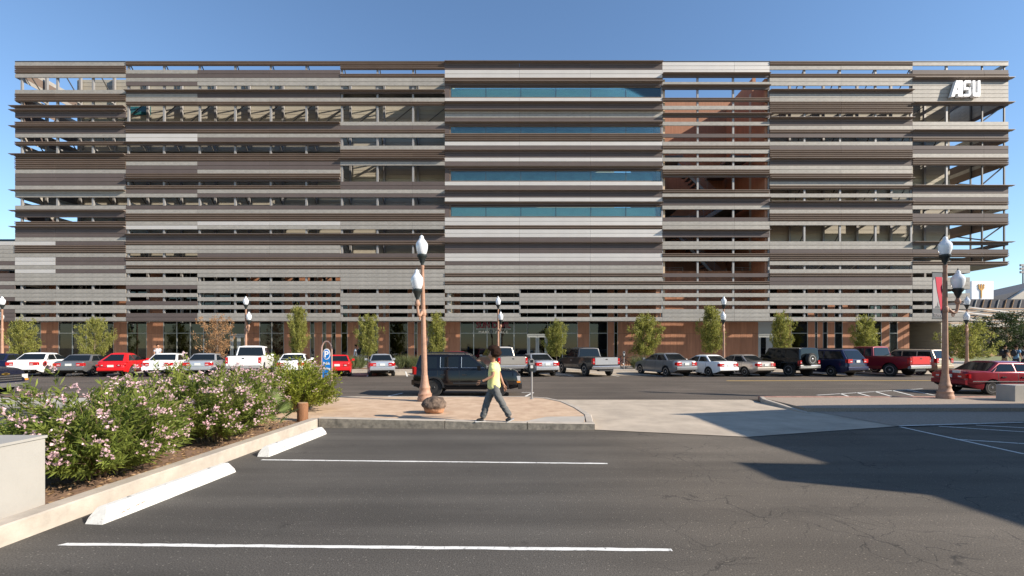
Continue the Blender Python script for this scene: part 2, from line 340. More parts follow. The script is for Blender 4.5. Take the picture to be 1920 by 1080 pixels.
# painted lines
def pline(a, b, wd, name, mt=None, z=.005, ends=(0,0)):
    a = Vector(a); b = Vector(b); t = (b-a).normalized(); n = Vector((-t.y,t.x))*wd/2; N = 40
    m = MB(); vs = []
    for i in range(N+1):
        p = a+(b-a)*(i/N); j1 = random.uniform(-.006,.006); j2 = random.uniform(-.006,.006)
        vs += [(p.x-n.x*(1+j1/wd*2), p.y-n.y*(1+j1/wd*2), z), (p.x+n.x*(1+j2/wd*2)+t.x*ends[0]*(1-i/N)+t.x*ends[1]*i/N, p.y+n.y*(1+j2/wd*2), z)]
    fs = [(2*i,2*i+2,2*i+3,2*i+1) for i in range(N)]
    m.add(vs, fs); return struct(m, name, mt or M['line'])
def gp(px, py, z=.005): return G(px, py, z)[:2]
pline(gp(112,1020), gp(1260,1031), .062, 'bay_line', ends=(.05,0))
pline(gp(490,862), gp(1139,869), .062, 'bay_line')
for a, b in (((1687,800),(1920,793)),((1687,800),(1920,851)),((1760,799),(1925,810)),((1800,824),(1925,832)),((1830,797),(1940,803))):
    pline(gp(*a), gp(*b), .07, 'hatch_line', z=.026 if b[1] < 800 else .005)
for a, b in (((1532,741),(1730,729)),((1575,738),(1590,743)),((1605,736),(1630,743)),((1640,734),(1670,743)),((1672,732),(1712,742)),((1700,731),(1752,741))):
    pline(gp(*a), gp(*b), .085, 'hatch_line', z=.010)
pline(gp(1362,714), gp(2100,713), .2, 'centre_line', M['yline'], z=.009)
for a, b in (((40,748),(118,737)),((716,746),(755,737)),((980,746),(1000,736)),((978,736),(998,736))):
    pline(gp(*a), gp(*b), .10, 'bay_line', z=.010)
for px in (560, 690, 765, 870, 1000, 1075, 1160, 1240, 1330, 1400):
    x, y = gp(px, 705.5); pline((x,y-.2), (x-1.35,KY-.1), .10, 'bay_line', z=.012)

# wheel stops
def wheel_stop(p0, p1, label, h=.17):
    a = Vector((p0[0],p0[1],0)); b = Vector((p1[0],p1[1],0)); t = (b-a); Ln = t.length
    o = thing('wheel_stop', label, 'wheel stop', a, math.atan2(t.y,t.x))
    m = MB(); N = 10; sec = [(-.11,0),(-.11,.06),(-.06,h-.015),(-.04,h),(.04,h),(.06,h-.015),(.11,.06),(.11,0)]
    vs = []; fs = []
    for i in range(N+1):
        u = i/N; e = .10 if i in (0,N) else 0
        for (y,z) in sec:
            j = random.uniform(-.003,.003); vs.append((u*Ln+(e*z/h if i == 0 else -e*z/h if i == N else 0), y*(1 if i not in (0,N) else .96)+j, z+j*.5 if z > 0 else .002))
    k = len(sec)
    for i in range(N):
        for q in range(k): fs.append((i*k+q, i*k+(q+1)%k, (i+1)*k+(q+1)%k, (i+1)*k+q))
    fs += [tuple(range(k)), tuple(range(N*k,(N+1)*k))[::-1]]
    m.add(vs, [f[::-1] for f in fs]); build(m, 'block', M['stop'], o, 25)
    for u in (.2,.8): build(MB().lathe([(.022,h-.01),(.022,h+.006),(.012,h+.01)], 8, (Ln*u,0,0)), 'steel_pin', M['post'], o)
    m = MB()
    for u in (.10,.13,.19,.22): m.add([(Ln*u,-.1115,.03+u*.2),(Ln*u+.05,-.1115,.035+u*.2),(Ln*u+.055,-.1115,.05+u*.2),(Ln*u+.01,-.1115,.045+u*.2)], [(0,1,2,3)])
    build(m, 'red_scuff', M['redkerb'], o)
    return o
M['stop'] = worn('scuffed_white_paint', (.62,.61,.57), (.30,.27,.24), .57, .70, 9)
wheel_stop((-4.66,5.05), (-4.45,7.15), 'white painted wheel stop with faint red scuffs, beside the grey block wall')
wheel_stop((-4.45,8.1), (-4.27,10.2), 'white painted wheel stop beside the wooden post, at the pavement corner')
# ------------------------------------------------------------------ main building
D0, DI = 38.6, 41.0                 # screen plane, inner wall plane
K0, KP = 115.8, 7.48                # top of the screen and row pitch, photo pixels
def rowz(k): return PZ(K0+KP*k, D0)
def sx(px): return PX(px, D0)
B = thing('office_building', 'long five storey office building clad in horizontal bronze and grey metal screens', 'building', (0, D0, .15))
def expand(s):
    out = ''
    for t in s.split(): out += t[0]*int(t[1:] or 1)
    assert len(out) == 65, (len(out), s)
    return out
b1 = expand('L1 R2 L1 _3 L1 R2 _1 D3 _1 R1 D2 L1 _1 R1 _2 R4 L1 D3 L3 _2 L1 D2 _1 R1 D3 L1 D1 R2 L1 D2 L1 D1 L3 _1 L3 _1 L2 _1 L1')
b1a = ''.join('W' if k in (45,49,50,52) else c for k, c in enumerate(b1))
b2a = expand('R1 _1 L1 D1 L1 D1 _1 D1 L2 R1 _4 D2 R1 W2 D1 _2 R2 L1 D2 R1 D1 _1 R1 D1 L1 _2 D1 L1 R2 L1 W1 _1 D2 R1 L2 _1 R1 L1 R1 L1 _1 L2 D1 _1 L1 _1 D1 L1 _1 D2')
b2b = expand('R1 _1 D2 L2 _1 D2 L1 R1 _4 D2 R1 L1 D2 _2 R2 D2 L1 R1 D1 _1 R1 L1 D1 _2 D1 L1 R2 W1 L1 _1 D2 R1 L2 D1 R1 L1 R1 L2 _1 L3 _1 L1 _1 L1 _1 L2')
b3 = expand('R2 _1 R1 L2 _1 D1 _1 L1 R1 _4 L1 D1 R1 L1 _2 L1 R2 D1 L1 _4 D2 L1 D1 _2 D1 L1 R2 L2 _1 D2 R1 _2 D1 R1 L1 R1 L5 _1 L3 _1 L1 _1 L1')
b4u = 'D2 W2 R1 D1 G3 W1 D2 L2 D2 G2 R2 W1 D3 W1 D2 G3 W1 D3 W1 D1 G3 W2 R1 W2 D4 W2 D1 L2 R1 L1 R1 L1 '
b4a = expand(b4u+'L1 _1 L1 _1 L1 _1 L2'); b4b = expand(b4u+'_1 L3 _1 L1 _1 L1')
b5 = expand('W3 D1 _1 L1 D1 _2 R1 _1 L1 _1 D1 _1 L1 _2 D1 _1 L1 R1 L1 _1 L1 _1 L1 R1 D1 _3 R1 L1 D2 L1 _2 D1 L2 D2 _1 L2 _1 R1 L1 _3 D1 _1 R1 L1 _1 L1 _1 L1 _1 L3')
b6 = expand('R1 L1 _1 R1 L2 _1 D1 L2 R3 _1 D2 L1 R1 D1 _1 L1 D1 R2 D2 L2 R1 D1 L1 R1 _1 L1 _1 D2 L1 R2 L1 _4 L2 D1 R2 L1 _1 L1 R1 D2 L1 _1 L3 _1 L1 _1 L1')
b7 = expand('L1 _1 D1 R1 D1 L5 D1 _4 L2 D2 R1 _1 D2 L1 R2 _5 D2 L1 D1 R1 L1 _1 D2 R1 _4 D1 _1 D1 R1 _1 R1 L2 _1 L3 _1 L2 _1 L1 _1 L2')
b0 = '_'*45+'WLLLLDL_DDLDLLD_LDDD'; assert len(b0) == 65
f1 = [11.3,12.3,16.3,23.3,32.3,37.4,41.4]; f2 = [7.4,15.4,20.35,29.3,43.3]; f3 = [7.4,24.35,43.3]
f4 = [.2,5.2,10.3,12.3,15.3,22.3,26.4,32.3,35.35,45.35]; f5 = [3.1,6.1,13.2,28.3,34.1,42.2]; f6 = [7.25,14.2,24.35,29.3,35.15]; f7 = [4.25,10.4,17.3,31.15,45.2]
PN = {'L': 'perforated_panel', 'W': 'silver_panel', 'D': 'bronze_panel', 'R': 'ribbed_panel'}
PMAT = {'L': M['L'], 'W': M['W'], 'D': M['D'], 'R': M['Rb']}
_pc = {}
def panel_mesh(t, wd, side=False):
    key = (t, round(wd,3))
    if key in _pc: return _pc[key]
    h = -(rowz(1)-rowz(0)); g = .03; m = MB()
    if t == 'R':
        n = 2; hh = (h-g)/n; prof = []
        for i in range(n):                                  # louvre blades, each with a lip and a shadow groove
            z1 = -g/2-i*hh; prof += [(.05,z1),(-.06,z1-.012),(-.06,z1-hh*.50),(.05,z1-hh*.62)]
        prof += [(.05,-h+.002),(.07,-h+.002),(.07,-.002),(.05,-.002)]
        m.prism(prof, 'x', .006, wd-.006)
    else:
        m.prism([(0,-g/2),(0,-h+g/2),(.03,-h+g/2),(.03,-h+.002),(.06,-h+.002),(.06,-.002),(.03,-.002),(.03,-g/2)], 'x', .006, wd-.006)
        if t == 'W': pass
    me = m.mesh(PN[t]); me.materials.append(PMAT[t]); _pc[key] = me; return me
def put_panel(t, x0, wd, k, y=D0, rz=0):
    o = bpy.data.objects.new(PN[t], panel_mesh(t, wd)); COL.objects.link(o); o.parent = B
    o.location = (x0, y-D0+random.uniform(-.004,.004), rowz(k)-.15); o.rotation_euler = (0,0,rz); return o
def fin(k, x0, x1, name='sunshade_fin', p=.29, y=D0):
    z = rowz(k); m = MB(); m.prism([(y+.02,z+.05),(y-p,z+.012),(y-p,z-.012),(y+.02,z-.05)], 'x', x0, x1)
    return build(m, name, M['fin'], B, origin='world')
def bay(code, segs, fins=None, fx=None):
    for (a, b) in segs:
        for k, c in enumerate(code):
            if c in PN: put_panel(c, sx(a), sx(b)-sx(a), k)
    if fins:
        for k in fins: fin(k, sx(fx[0])+.005, sx(fx[1])-.005)
bay(b1a, [(28,104)]); bay(b1, [(104,236)])
for k in f1: fin(k, sx(28)-.29, sx(236)-.005)
bay(b2a, [(236,370)]); bay(b2b, [(370,505),(505,638)], f2, (236,638))
bay(b3, [(638,773),(773,834)], f3, (638,834))
bay(b4a, [(834,974)]); bay(b4b, [(974,1107),(1107,1242)], f4, (834,1242))
bay(b5, [(1242,1377),(1377,1443)], f5, (1242,1443))
bay(b6, [(1443,1577),(1577,1711)], f6, (1443,1711))
XR = sx(1891); XL = sx(28); XR2 = sx(1819)
bay(b7[:51]+'_'*14, [(1711,1845),(1845,1891)]); bay('_'*51+b7[51:], [(1711,1819)])
for k in f7: fin(k, sx(1711)+.005, XR+.29)
bay(b0, [(-150,28)])
# the screens turn the corners and run back along both ends
def side_run(x, code, rz, length, fins, sgn):
    for k, c in enumerate(code):
        if c in PN:
            o = put_panel(c, 0, length, k); o.rotation_euler = (0,0,rz)
            o.location = ((x if sgn > 0 else x), (length if sgn < 0 else 0)+.07 if sgn < 0 else .07, rowz(k)-.15)
    for k in fins:
        z = rowz(k); m = MB(); q = sgn
        m.prism([(x-q*.02,z+.05),(x+q*.29,z+.012),(x+q*.29,z-.012),(x-q*.02,z-.05)], 'y', D0-.29 if False else D0+.03, D0+length)
        build(m, 'sunshade_fin', M['fin'], B, origin='world')
side_run(XR, b7[:51]+'_'*14, R(90), 9.0, f7, 1)
side_run(XL, b1, R(-90), 9.0, f1, -1)
side_run(XR2, '_'*51+b7[51:], R(90), 9.0, [], 1)
# soffit under the overhanging corner
m = MB(); m.box(XR2+.02, XR-.02, D0+.08, D0+9, rowz(51)-.02, rowz(51)+.10); build(m, 'soffit', M['steel_d'], B, origin='world')
# parapet cap line
for (a, b) in ((28,236),(236,638),(638,834),(834,1242),(1242,1443),(1443,1711),(1711,1891)):
    m = MB(); m.box(sx(a)+.01, sx(b)-.01, D0-.03, D0+.12, rowz(0)+.004, rowz(0)+.05); build(m, 'coping', M['steel_d'], B, origin='world')
# posts behind the screen, outriggers and knee braces to the inner frame
zbot = rowz(65)
Z7 = rowz(51)
_posts = [38+66.9*n for n in range(0,28)]+[1886]
def bmesh_once(fn, cache={}):
    if fn not in cache: cache[fn] = fn()
    return cache[fn]
h_all = rowz(0)-zbot
pm = MB(); pm.box(-.075,.075,0,.14,0,h_all); pme = pm.mesh('steel_post'); pme.materials.append(M['post'])
pm2 = MB(); pm2.box(-.05,.05,0,.10,0,rowz(0)-Z7); pme2 = pm2.mesh('corner_post'); pme2.materials.append(M['steel_d'])
pm4 = MB(); pm4.box(-.075,.075,0,.14,0,rowz(50)-zbot); pme4 = pm4.mesh('steel_post'); pme4.materials.append(M['post'])
im = MB(); im.box(-.09,.09,0,.18,0,h_all); ime = im.mesh('inner_column'); ime.materials.append(M['post'])
LV = [6.9, 21.6, 35.2, 48.6]
om = MB(); om.box(-.05,.05,0,DI-D0-.35,-.12,.06); ome = om.mesh('outrigger'); ome.materials.append(M['post'])
bm_ = MB(); bm_.tube([(0,.1,2.1),(0,DI-D0-.38,0)], .045, 6); bme = bm_.mesh('knee_brace'); bme.materials.append(M['steel_d'])
gm = MB(); gm.tube([(0,0,0),(2.85,0,2.3)], .04, 6); gme = gm.mesh('diagonal_brace'); gme.materials.append(M['steel_d'])
for i, px in enumerate(_posts):
    inb4 = 836 < px < 1240; inb5 = 1242 < px < 1443
    over = px > 1830
    o = link('steel_post', pme4 if inb4 else pme if px < 1830 else pme2, [M['post']], B, (sx(px), .09, (zbot if not over else Z7)-.15))
    if inb4: continue
    if not inb5 and not over:
        link('inner_column', ime, [M['post']], B, (sx(px), DI-D0-.28, zbot-.15))
    for j, k in enumerate(LV):
        if inb5 or over: continue
        link('outrigger', ome, [M['post']], B, (sx(px), .24, rowz(k)-.15))
        link('knee_brace', bme, [M['steel_d']], B, (sx(px)+.12, .14, rowz(k)-.15+.02))
        if j in (0,3): link('diagonal_brace', gme, [M['steel_d']], B, (sx(px)+.05, DI-D0-.5, rowz(k+7.6)-.15))
for x0, x1 in ((XL,sx(834)),(sx(1443),XR2)):
    for k in LV:
        m = MB(); m.box(x0+.2, x1-.1, D0+.3, D0+1.2, rowz(k)-.17, rowz(k)-.13); build(m, 'catwalk', M['steel_d'], B, origin='world')
# diagonal ties at the overhanging corner
for k0, k1 in ((10.6,15),(26,31),(40.8,45)):
    m = MB(); m.tube([(sx(1844),D0+.3,rowz(k1)),(XR-.15,D0+.3,rowz(k0))], .06, 6); build(m, 'corner_brace', M['steel_d'], B, origin='world')
    m = MB(); m.tube([(XR-.15,D0+.4,rowz(k1)),(XR-.15,D0+4.4,rowz(k0))], .06, 6); build(m, 'corner_brace', M['steel_d'], B, origin='world')
for yy in (3.0,6.0):
    link('corner_post', pme2, [M['steel_d']], B, (XR-.15, yy, Z7-.15))
# inner walls
ix = lambda px: PX(px, DI)
ZT = 26.0; ZS = 8.7                                   # top of the wall; head of the terracotta storeys
XI0, XI1 = XL+3.0, sx(1832)
def solid(x0, x1, y0, y1, z0, z1, name, mt): 
    m = MB(); m.box(x0,x1,y0,y1,z0,z1); return build(m, name, mt, B, origin='world')
solid(XI0, sx(834)+.5, DI, DI+.4, ZS, ZT, 'inner_wall', M['clad'])
solid(sx(1443)-.3, XI1, DI, DI+.4, ZS, ZT-1.2, 'inner_wall', M['clad'])
solid(sx(834)+.14, sx(834)+.5, D0+.14, DI-.01, 4.2, ZT, 'return_wall', M['clad'])
solid(sx(1242)-.5, sx(1242)-.14, D0+.14, 47, 4.2, ZT, 'return_wall', M['terra'])
solid(XI0, XI0+.4, DI+.41, 55, ZS, ZT, 'end_wall', M['clad'])
solid(XI1-.4, XI1, DI+.41, 55, .15, ZT-1.2, 'end_wall', M['clad'])
solid(XI0+.4, sx(1242)-.52, 54.6, 55, .15, ZT-2, 'rear_wall', M['clad'])
solid(sx(1443)+.5, XI1-.42, 54.6, 55, .15, ZT-2, 'rear_wall', M['clad'])
solid(XI0+.4, sx(1242)-.52, DI+.41, 54.6, ZT-1.9, ZT-1.6, 'roof_slab', M['slab'])
solid(sx(1443)+.5, XI1-.42, DI+.41, 54.6, ZT-3.0, ZT-2.7, 'roof_slab', M['slab'])
M['shade'] = mat('teal_shade', (.74,.86,.80), .8, 0, .1, .6)
# office windows set in the middle bay
for (ka, kb, bl) in ((6.3,8.75,1),(16.15,17.85,0),(27.3,29.75,0),(36.3,38.7,1)):
    wn = bpy.data.objects.new('ribbon_window', None); COL.objects.link(wn); wn.parent = B; wn.location = (sx(845),.10,rowz(kb)-.15)
    H = rowz(ka)-rowz(kb); Wd = sx(1240)-sx(845); n = 6; st = Wd/n
    m = MB(); m.box(-.12,Wd,-.05,.08,-.07,0); m.box(-.12,Wd,-.05,.08,H,H+.06); m.box(-.12,0,-.05,.08,0,H); build(m, 'frame', M['Rb'], wn)
    for i in range(n):
        m = MB(); m.box(i*st+.019,(i+1)*st-.019,.02,.035,.01,H-.01); build(m, 'pane', M['glass'], wn)
        if i: 
            m = MB(); m.box(i*st-.018,i*st+.018,-.005,.05,.0,H); build(m, 'mullion', M['steel_d'], wn)
        if bl:
            m = MB(); m.box(i*st+.03,(i+1)*st-.03,.16,.165,.02,H-.02); build(m, 'shade', M['shade'], wn)
            hb = [.35,.3,.3,.25,.0,.0][i]*H if i < 4 else 0
            if hb: m = MB(); m.box(i*st+.08,(i+1)*st-(.5 if i in (0,1) else .35),.10,.11,.02,hb); build(m, 'blind', M['blind'], wn)
    m = MB(); m.box(-.1,Wd+.1,.9,.95,-.4,H+.2); build(m, 'room', M['room'] if 'room' in M else M.setdefault('room', mat('office_room', (.30,.46,.52), .9, 0, .3, .6)), wn)
# end fillers beside the windows
for (ka, kb) in ((6,9),(16,18),(27,30),(36,39)):
    solid(sx(834)+.005, sx(845)-.13, D0+.02, D0+.1, rowz(kb)+.006, rowz(ka)-.006, 'window_jamb', M['D'])
# backing behind the middle bay, open strips where the ribbon windows are
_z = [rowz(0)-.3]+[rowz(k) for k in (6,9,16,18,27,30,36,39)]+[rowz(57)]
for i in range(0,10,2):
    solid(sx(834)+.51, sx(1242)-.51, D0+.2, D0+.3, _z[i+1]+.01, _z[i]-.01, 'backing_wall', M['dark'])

# open stair tower in the next bay
SB = 46.5
solid(sx(1242)-.1, PX(1475,SB), SB, SB+.3, .15, 27.1, 'stair_rear_wall', M['terra'])
solid(sx(1443)-.3, sx(1443)+.02, D0+.2, DI-.01, 4.2, ZT-1.2, 'stair_side_wall', M['terra'])
solid(sx(1443)+.03, sx(1443)+.33, DI+.41, SB-.02, 4.2, 26.4, 'stair_side_wall', M['terra'])
for px in (1246,1441):
    solid(sx(px)-.12, sx(px)+.12, D0+.26, D0+.5, zbot, rowz(4), 'stair_column', M['sandcol'] if 'sandcol' in M else M.setdefault('sandcol', mat('sand_paint', (.52,.39,.26), .7, 0, .05, 2)))
fl = [rowz(k) for k in (61,53.5,40.2,33.0,20.5)]
for i, z in enumerate(fl):
    solid(sx(1242)+.2, sx(1300), 41.0, SB-.02, z-.28, z, 'stair_landing', M['slab'])
    solid(sx(1395), sx(1443)-.32, 41.0, SB-.02, z-.28, z, 'stair_landing', M['slab'])
    if i < 4: solid(sx(1242)+.2, sx(1443)-.32, 44.2, SB-.03, z-.60, z-.30, 'stair_floor', M['slab'])
    # railing along the landing
    for (a, b) in ((sx(1247),sx(1300)),(sx(1397),sx(1440))):
        m = MB()
        for q in range(5): m.tube([(a,41.0,z+.25+.2*q),(b,41.0,z+.25+.2*q)], .02, 5)
        nn = max(2,int((b-a)/1.2))
        for q in range(nn+1): m.tube([(a+(b-a)*q/nn,41.0,z),(a+(b-a)*q/nn,41.0,z+1.08)], .025, 5)
        build(m, 'railing', M['post'], B, origin='world')
for i in range(4):
    z0, z1 = fl[i], fl[i+1]; xa, xb = sx(1302), sx(1393)
    if i % 2: xa, xb = xb, xa
    fg = bpy.data.objects.new('stair_flight', None); COL.objects.link(fg); fg.parent = B; fg.location = (0,0,-.15)
    y = 41.6+.9*(i%2)
    m = MB(); m.add([(xa,y-D0,z0-.32),(xb,y-D0,z1-.32),(xb,y-D0,z1+.05),(xa,y-D0,z0+.05),(xa,y-D0+.08,z0-.32),(xb,y-D0+.08,z1-.32),(xb,y-D0+.08,z1+.05),(xa,y-D0+.08,z0+.05)],
              [(0,1,2,3),(7,6,5,4),(0,4,5,1),(3,2,6,7),(0,3,7,4),(1,5,6,2)]); build(m, 'stringer', M['post'], fg)
    m = MB()
    for q in range(5): m.tube([(xa,y-D0,z0+.3+.19*q),(xb,y-D0,z1+.3+.19*q)], .018, 5)
    for q in range(7):
        u = q/6; m.tube([(xa+(xb-xa)*u,y-D0,z0+(z1-z0)*u),(xa+(xb-xa)*u,y-D0,z0+(z1-z0)*u+1.1)], .022, 5)
    build(m, 'handrail', M['post'], fg)
    n = 14; tm = MB(); tm.box(-.16,.16,.1,1.4,-.03,.03); tme = tm.mesh('tread'); tme.materials.append(M['slab'])
    for q in range(n):
        u = (q+.5)/n; link('tread', tme, [M['slab']], fg, (xa+(xb-xa)*u, y-D0, z0+(z1-z0)*u))

# ground storeys: terracotta piers, glass between
T = 't'; Gl = 'g'
runs = [(-160,-60,T),(-60,0,Gl),(0,18,T),(18,78,Gl),(78,111,T),(111,214,Gl),(214,239,T),(239,276,Gl),(276,307,T),(307,433,Gl),(433,463,'d'),(463,487,T),(487,533,Gl),(533,549,T),(549,562,Gl),(562,582,T),
 (582,590,Gl),(590,605,T),(605,612,Gl),(612,622,T),(622,630,Gl),(630,640,T),(640,652,Gl),(652,673,T),(673,709,Gl),(709,730,T),(730,765,Gl),(765,777,T),(777,783,Gl),(783,802,T),(802,833,Gl),(833,863,T),
 (863,989,Gl),(989,1026,'d'),(1026,1083,Gl),(1083,1105,T),(1105,1139,Gl),(1139,1151,T),(1151,1158,Gl),(1158,1421,T),(1421,1457,'s'),(1457,1483,T),(1483,1514,Gl),(1514,1527,T),(1527,1532,Gl),(1532,1542,T),(1542,1551,Gl),
 (1551,1564,T),(1564,1579,Gl),(1579,1604,T),(1604,1652,Gl),(1652,1667,T),(1667,1682,Gl),(1682,1704,T)]
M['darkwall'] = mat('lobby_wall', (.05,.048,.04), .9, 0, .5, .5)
zf = .15
SILL = 4.25
for (a, b, t) in runs:
    x0, x1 = ix(a), ix(b)
    if t == T:
        n = max(1, round((x1-x0)/.52)); w_ = (x1-x0)/n
        for i in range(n):                                     # each board stands alone, two lifts
            for (za, zb) in ((zf,3.05),(3.06,SILL+1.5),(SILL+1.51,ZS)):
                m = MB(); j = random.uniform(0,.012); m.box(x0+i*w_+.004, x0+(i+1)*w_-.004, DI-.05-j, DI+.1, za, zb-.006)
                build(m, 'terracotta_board', M['terra'], B, origin='world')
        solid(x0, x1, DI+.1, DI+.3, zf, ZS, 'pier_core', M['dark'])
    elif t in (Gl, 'd', 's'):
        wn = bpy.data.objects.new('tall_window' if t == Gl else 'entrance', None); COL.objects.link(wn); wn.parent = B; wn.location = (x0, DI-D0, 0)
        Wd = x1-x0; H = ZS-.15
        if t == Gl:
            n = max(1, round(Wd/1.25)); st = Wd/n
            m = MB()
            for i in range(n+1): m.box(max(0,i*st-.035), min(Wd,i*st+.035), -.06, .06, 0, H)
            for z in (.06, 2.95, SILL, 6.4): m.box(0, Wd, -.05, .05, z-.05, z)
            build(m, 'frame', M['frame'], wn)
            for i in range(n):
                for (za, zb) in ((.07,2.9),(2.96,SILL-.06),(SILL+.01,6.34),(6.41,H)):
                    m = MB(); m.box(i*st+.036, (i+1)*st-.036, .0, .012, za, zb); build(m, 'pane', M['store'], wn)
        else:
            dh = 2.75; dw = Wd/2 if t == 'd' else Wd*.45
            m = MB(); m.box(0,Wd,-.06,.06,dh,dh+.12); m.box(0,.08,-.06,.06,0,dh); m.box(Wd-.08,Wd,-.06,.06,0,dh)
            if t == 's': m.box(0,Wd,-.05,.06,dh+.12,SILL); m.box(dw+.1,Wd-.08,-.03,.03,0,dh)
            build(m, 'frame', M['doorgrey'], wn)
            for i in range(2 if t == 'd' else 1):
                xa, xb = .08+i*(Wd-.16)/2, .08+(i+1)*(Wd-.16)/2
                if t == 's': xa, xb = .08, dw+.1
                m = MB(); m.box(xa+.01,xa+.16,-.03,.03,.02,dh-.02); m.box(xb-.16,xb-.01,-.03,.03,.02,dh-.02); m.box(xa+.16,xb-.16,-.03,.03,.02,.3); m.box(xa+.16,xb-.16,-.03,.03,dh-.2,dh-.02)
                dd = build(m, 'door', M['doorgrey'], wn)
                m = MB(); m.box(xa+.16,xb-.16,-.008,.008,.3,dh-.2); build(m, 'pane', M['store'], wn)
                m = MB(); hx = xb-.22 if i == 0 else xa+.22; m.tube([(hx,-.08,.9),(hx,-.08,1.4)], .018, 6); build(m, 'pull_handle', M['frame'], wn)
            m = MB(); m.box(.05,Wd-.05,0,.012,(SILL if t == 's' else dh+.13),H); build(m, 'pane', M['store'], wn)
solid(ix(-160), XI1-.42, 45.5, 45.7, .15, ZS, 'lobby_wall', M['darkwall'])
solid(ix(-160), sx(1242)-.52, DI+.31, 45.4, ZS-.2, ZS-.02, 'upper_floor', M['slab'])
solid(sx(1443)+.5, XI1-.42, DI+.31, 45.4, ZS-.2, ZS-.02, 'upper_floor', M['slab'])
solid(ix(-160), sx(1242)-.52, DI+.31, 45.4, 4.45, 4.75, 'first_floor', M['slab'])
solid(sx(1443)+.5, XI1-.42, DI+.31, 45.4, 4.45, 4.75, 'first_floor', M['slab'])
# soffit at the foot of the screen, between screen and wall
solid(sx(-150), sx(834)+.1, D0+.24, D0+.9, zbot-.02, zbot+.03, 'screen_soffit', M['post'])
solid(sx(834)+.12, XR2-.05, D0+.24, D0+.9, zbot-.02, zbot+.03, 'screen_soffit', M['post'])
# the teal window high in the left wall
m = MB(); m.box(ix(243),ix(283),DI-.04,DI-.005,PZ(216,DI),PZ(200,DI)); build(m, 'wall_window', M['tealglass'] if 'tealglass' in M else M.setdefault('tealglass', mat('teal_glass', (.03,.13,.14), .06)), B, origin='world')

# roof-top glass rail of the lower left wing
solid(sx(-150), sx(28)-.02, D0+.1, D0+.12, rowz(45)-.1, rowz(44.4), 'glass_rail', M['store'])
solid(sx(-150), XI0-.05, DI, DI+.3, ZS, rowz(46), 'wing_wall', M['clad'])

# lettering
def text_obj(s, name, size, ext, mt, loc, parent=None, off=0.0, shear=0.0, width=None, spacing=1.0, rot=(R(90),0,0)):
    cu = bpy.data.curves.new(name, 'FONT'); cu.body = s; cu.size = size; cu.extrude = ext; cu.offset = off; cu.shear = shear; cu.space_character = spacing; cu.align_x = 'CENTER'; cu.resolution_u = 3
    to = bpy.data.objects.new(name, cu); COL.objects.link(to)
    dg = bpy.context.evaluated_depsgraph_get(); me = bpy.data.meshes.new_from_object(to.evaluated_get(dg)); bpy.data.objects.remove(to)
    if width:
        xs = [v.co.x for v in me.vertices]; k = width/(max(xs)-min(xs)); me.transform(Matrix.Diagonal((k,1,1,1)))
    o = link(name, me, mt, parent, loc); o.rotation_euler = rot; me.materials.clear(); me.materials.append(mt); return o
sg = thing('building_sign', 'white block letters ASU with a sunburst, high on the corner screen', 'sign', (sx(1804), D0-.06, rowz(9.3)))
M['signwhite'] = mat('sign_white', (.86,.86,.86), .5)
HL = (186-156)*D0/F
LET = {'A': [[(0,0),(.30,0),(.74,1),(.44,1)],[(.62,0),(1,0),(1,1),(.62,1)],[(.24,.18),(.70,.18),(.70,.40),(.34,.40)]],
 'S': [[(.10,.85),(1,.85),(1,1),(.22,1),(.10,.96)],[(0,.52),(.32,.52),(.32,.90),(.14,.96),(0,.86)],[(.02,.43),(.98,.43),(.98,.57),(.02,.57)],[(.70,.10),(.86,.04),(1,.14),(1,.50),(.70,.50)],[(0,0),(.78,0),(.9,.06),(.9,.15),(0,.15)]],
 'U': [[(0,.14),(.33,.14),(.33,1),(0,1)],[(.67,.14),(1,.14),(1,1),(.67,1)],[(.02,.06),(.14,0),(.86,0),(.98,.06),(.98,.24),(.02,.24)]]}
for ch, p0, p1 in (('A',1776,1797.2),('S',1799,1812.4),('U',1816.2,1830)):
    x0_, x1_ = sx(p0)-sx(1804), sx(p1)-sx(1804); m = MB()
    for i, pg in enumerate(LET[ch]): m.prism([(x0_+(x1_-x0_)*u, HL*v) for u, v in pg], 'y', -.30-.004*i, -.02)
    build(m, 'letter', M['signwhite'], sg)
m = MB(); cxs, czs = sx(1812.5)-sx(1804), HL*.55
for rg in range(1):
    for a in range(20):
        an = 2*math.pi*a/20; r0 = .12+.075*rg
        if r0 > .5 and math.cos(an) < -.2: continue
        sz = .012; m.lathe([(sz,-.335),(sz,-.30)], 5, (cxs+r0*math.cos(an), 0, czs+r0*math.sin(an)), 'y')
pass
build(m, 'sunburst', mat('sunburst_grey', (.12,.11,.11), .6), sg)
M['maroon'] = mat('maroon_letters', (.20,.015,.03), .5)
ss = thing('shop_sign', 'dark red SUN DEVIL letters over smaller lettering on a bar above the shop glass', 'sign', (ix(925), DI-.2, 2.9))
text_obj('SUN DEVIL', 'letters', .72, .03, M['maroon'], (0,0,.66), ss, off=.012, width=ix(957)-ix(893))
m = MB(); m.box(ix(893)-ix(925), ix(958)-ix(925), -.02, .03, .52, .57); build(m, 'bar', M['frame'], ss)
m = MB()
for q in (-.9,.9): m.box(q-.02,q+.02,.03,.14,.52,.57)
build(m, 'bracket', M['frame'], ss)
text_obj('MARKETPLACE', 'letters', .36, .02, M['doorgrey'], (0,0,.16), ss, width=ix(952)-ix(898), spacing=1.2)
